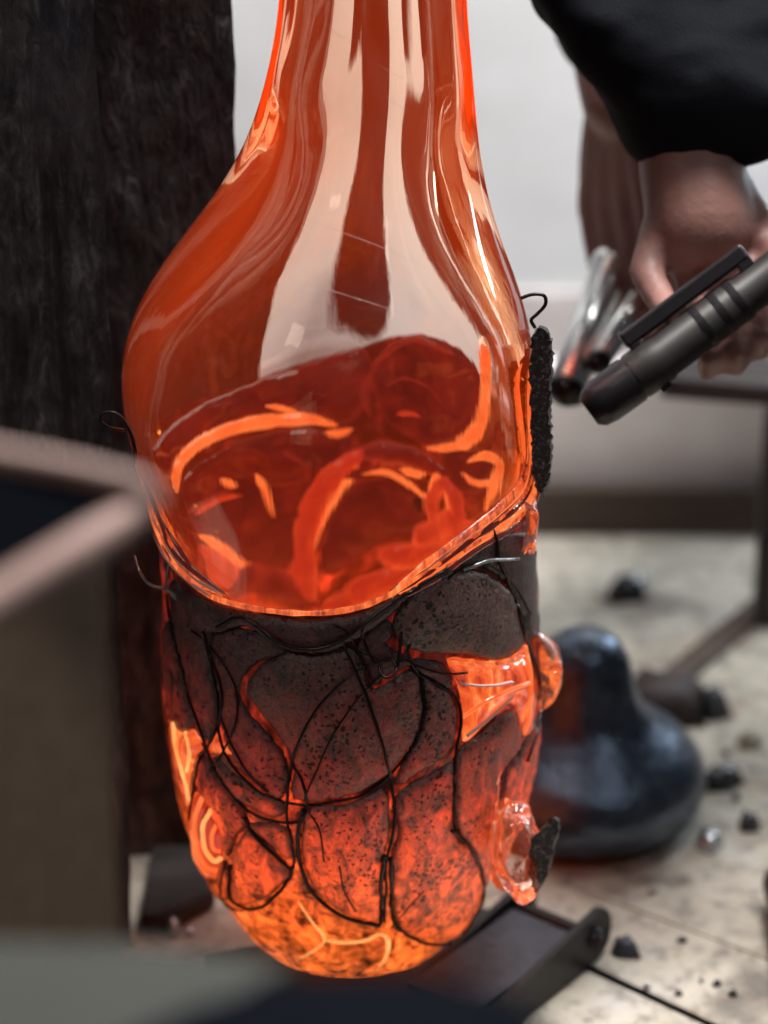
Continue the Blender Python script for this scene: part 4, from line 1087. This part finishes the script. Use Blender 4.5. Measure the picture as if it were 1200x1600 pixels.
# far hand hangs down round the tongs
capsule(body, wr2 + (el2 - wr2) * .5, wr2, .040, .030)
palm2 = at_y(970, 262, TY + .005)
hand(body, wr2, palm2, (RIGHT * .55 - FWD * .8).normalized(), lambda j: [(-UP * 1.0 + RIGHT * .15), (-UP * .85 + RIGHT * .5), (-UP * .2 + RIGHT * .9)][j].normalized(), flen=(.046, .032, .023), spread=.021, rf=.0108, back=(-UP * .9 - RIGHT * .1))
capsule(body, wr1 + (el1 - wr1) * .6, el1, .044, .046); capsule(body, el1, sh1, .046, .055)
capsule(body, wr2 + (el2 - wr2) * .5, el2, .040, .044); capsule(body, el2, sh2, .044, .055)
mid = (sh1 + sh2) / 2
capsule(body, sh1, sh2, .07, .07); capsule(body, mid + Vector((.06, 0, -.02)), pel, .13, .125)
nk = mid + Vector((.02, 0, .10)); capsule(body, mid, nk, .06, .052)
hdc = nk + Vector((-.02, -.02, .11)); capsule(body, nk + Vector((-.015, 0, .05)), hdc + Vector((0, 0, .03)), .070, .085)
capsule(body, hdc + Vector((-.085, -.02, -.012)), hdc + Vector((-.102, -.024, -.03)), .010, .014)
for s in (-1, 1):
    hip = pel + Vector((0, .09 * s, -.05)); kn = Vector((hip.x - .02, hip.y, -.33)); an = Vector((hip.x + .03, hip.y, -.70))
    capsule(body, hip, kn, .085, .058); capsule(body, kn, an, .056, .038); capsule(body, an + Vector((0, 0, -.045)), an + Vector((-.15, 0, -.055)), .036, .030)
remeshed('body', body, M_SKIN, person, .0042, 4)
slv = bmesh.new()
c1 = wr1 + (el1 - wr1).normalized() * .030
capsule(slv, c1 + (el1 - c1) * .10, el1, .052, .066); capsule(slv, el1, sh1, .066, .078)
capsule(slv, c1 + (el1 - c1) * .30, c1 + (el1 - c1) * .12, .060, .056)
for (p_, q_, r1_, r2_) in [((870, -110), (985, 60), .036, .040), ((985, 60), (1062, 150), .040, .040), ((960, -60), (1080, 120), .06, .055), ((1200, -40), (1150, 140), .06, .050), ((1070, 150), (1170, 150), .044, .044)]:
    capsule(slv, at_y(*p_, AY + .06), at_y(*q_, AY + .015), r1_, r2_)
c2 = wr2 + (el2 - wr2) * .42
capsule(slv, c2, el2, .047, .060); capsule(slv, el2, sh2, .060, .075)
capsule(slv, sh1, sh2, .09, .09); capsule(slv, mid + Vector((.06, 0, -.02)), pel, .15, .145)
remeshed('sweater', slv, M_CLOTH, person, .006, 14, .003)
tr = bmesh.new()
for s in (-1, 1):
    hip = pel + Vector((0, .09 * s, -.02)); kn = Vector((hip.x - .02, hip.y, -.33)); an = Vector((hip.x + .03, hip.y, -.68))
    capsule(tr, hip, kn, .105, .072); capsule(tr, kn, an, .072, .058)
remeshed('trousers', tr, M_NAVY, person, .009, 3, .004)
hr = bmesh.new(); capsule(hr, hdc + Vector((.03, 0, .0)), hdc + Vector((.005, 0, .055)), .078, .083); remeshed('hair', hr, M_BLACK, person, .008, 3, .008)

#==FOREGROUND==
# ------------------------------------------------------------------ near things, out of focus
def fg(px, py, dep): 
    d = ray(px, py); return CAM + d * (dep / d.dot(FWD))
# brown board standing at the left
a = fg(150, 930, 1.30)
pts = [fg(142, 850, 1.10), fg(142, 1700, 1.10), fg(-260, 1700, 1.10), fg(-260, 1080, 1.10), fg(-10, 945, 1.10)]
pts = [Vector((p.x, a.y - .12, (CAM + (p - CAM) * ((a.y - .12 - CAM.y) / (p.y - CAM.y))).z)) for p in pts]
bm = bmesh.new(); A_ = [bm.verts.new(p) for p in pts]; B_ = [bm.verts.new(p + Vector((-.016 if k < 2 else 0, .018, 0))) for k, p in enumerate(pts)]
bm.faces.new(A_); bm.faces.new(B_[::-1])
for i in range(5): bm.faces.new((A_[i], A_[(i + 1) % 5], B_[(i + 1) % 5], B_[i]))
bmesh.ops.bevel(bm, geom=bm.edges[:], offset=.002, segments=2, affect='EDGES')
bin_ = thing('open_bin', fg(0, 1500, 1.1), 'open brown bin with a rosy rim, out of focus at the left edge', 'bin')
bm_obj('side_panel', bm, M_BROWN, bin_)
bm = bmesh.new(); q_ = [fg(-200, 690, 1.10), fg(225, 772, 1.10), fg(215, 800, 1.10), fg(-200, 1040, 1.06)]
q_ = [(v, v + FWD * .012) for v in q_]; A_ = [bm.verts.new(v[0]) for v in q_]; B_ = [bm.verts.new(v[1]) for v in q_]
bm.faces.new(A_); bm.faces.new(B_[::-1])
for i in range(4): bm.faces.new((A_[i], A_[(i + 1) % 4], B_[(i + 1) % 4], B_[i]))
bm_obj('dark_interior_sheet', bm, M_NAVY, bin_)  # near-black sheet added for the bin's shaded inside
# V-shaped strap rest
P = [fg(-120, 690, 1.02), fg(0, 712, 1.03), fg(120, 734, 1.045), fg(215, 758, 1.05), fg(240, 772, 1.05), fg(215, 798, 1.05), fg(120, 862, 1.03), fg(0, 936, 1.01), fg(-130, 1015, .99)]
P = [Vector(v) for v in catmull([tuple(p) for p in P], .006)]
r_ = [(35 if (i / len(P)) > .5 else 20) * MPP * 1.04 / 1.8 for i in range(len(P))]
for _ in range(6): r_ = [r_[0]] + [(r_[i - 1] + r_[i] + r_[i + 1]) / 3 for i in range(1, len(r_) - 1)] + [r_[-1]]
vs, fs = tube_data(P, r_, 16); mesh_obj('rim', vs, fs, M_ROSE, bin_)
# grey slab and dark bar along the bottom
def slab_fg(name, pts, dep, thick, mat, label, cat, depth_shift=None):
    bmx = bmesh.new(); T_ = [bmx.verts.new(fg(x, y, d_)) for (x, y, d_) in pts]; B_ = [bmx.verts.new(v.co - Vector((0, 0, thick))) for v in T_]
    bmx.faces.new(T_); bmx.faces.new(B_[::-1]); n = len(T_)
    for i in range(n): bmx.faces.new((T_[i], B_[i], B_[(i + 1) % n], T_[(i + 1) % n]))
    bmesh.ops.bevel(bmx, geom=bmx.edges[:], offset=.002, segments=2, affect='EDGES')
    return tag(bm_obj(name, bmx, mat), label, cat)
def topz(px, py, z): return at_z(px, py, z)
zs = .34
def poly_z(name, pts, z, thick, mat, label, cat):
    bmx = bmesh.new(); T_ = [bmx.verts.new(at_z(x, y, z)) for (x, y) in pts]; B_ = [bmx.verts.new(v.co - Vector((0, 0, thick))) for v in T_]
    bmx.faces.new(T_); bmx.faces.new(B_[::-1]); n = len(T_)
    for i in range(n): bmx.faces.new((T_[i], B_[i], B_[(i + 1) % n], T_[(i + 1) % n]))
    bmesh.ops.bevel(bmx, geom=bmx.edges[:], offset=.0015, segments=2, affect='EDGES')
    return tag(bm_obj(name, bmx, mat), label, cat)
poly_z('grey_slab', [(-200, 1462), (250, 1472), (470, 1506), (330, 1570), (160, 1680), (-200, 1680)], .56, .02, M_GREY, 'pale grey slab blurred across the lower left corner', 'slab')
poly_z('dark_bar', [(120, 1650), (300, 1568), (470, 1524), (640, 1520), (820, 1556), (930, 1680)], .565, .03, M_NAVY, 'dark blue-black bar blurred along the bottom of the picture', 'bar')

for m_ in bpy.data.materials:
    if m_ is not M_HOT and m_ not in M_PLATE:
        m_.cycles.emission_sampling = 'NONE'
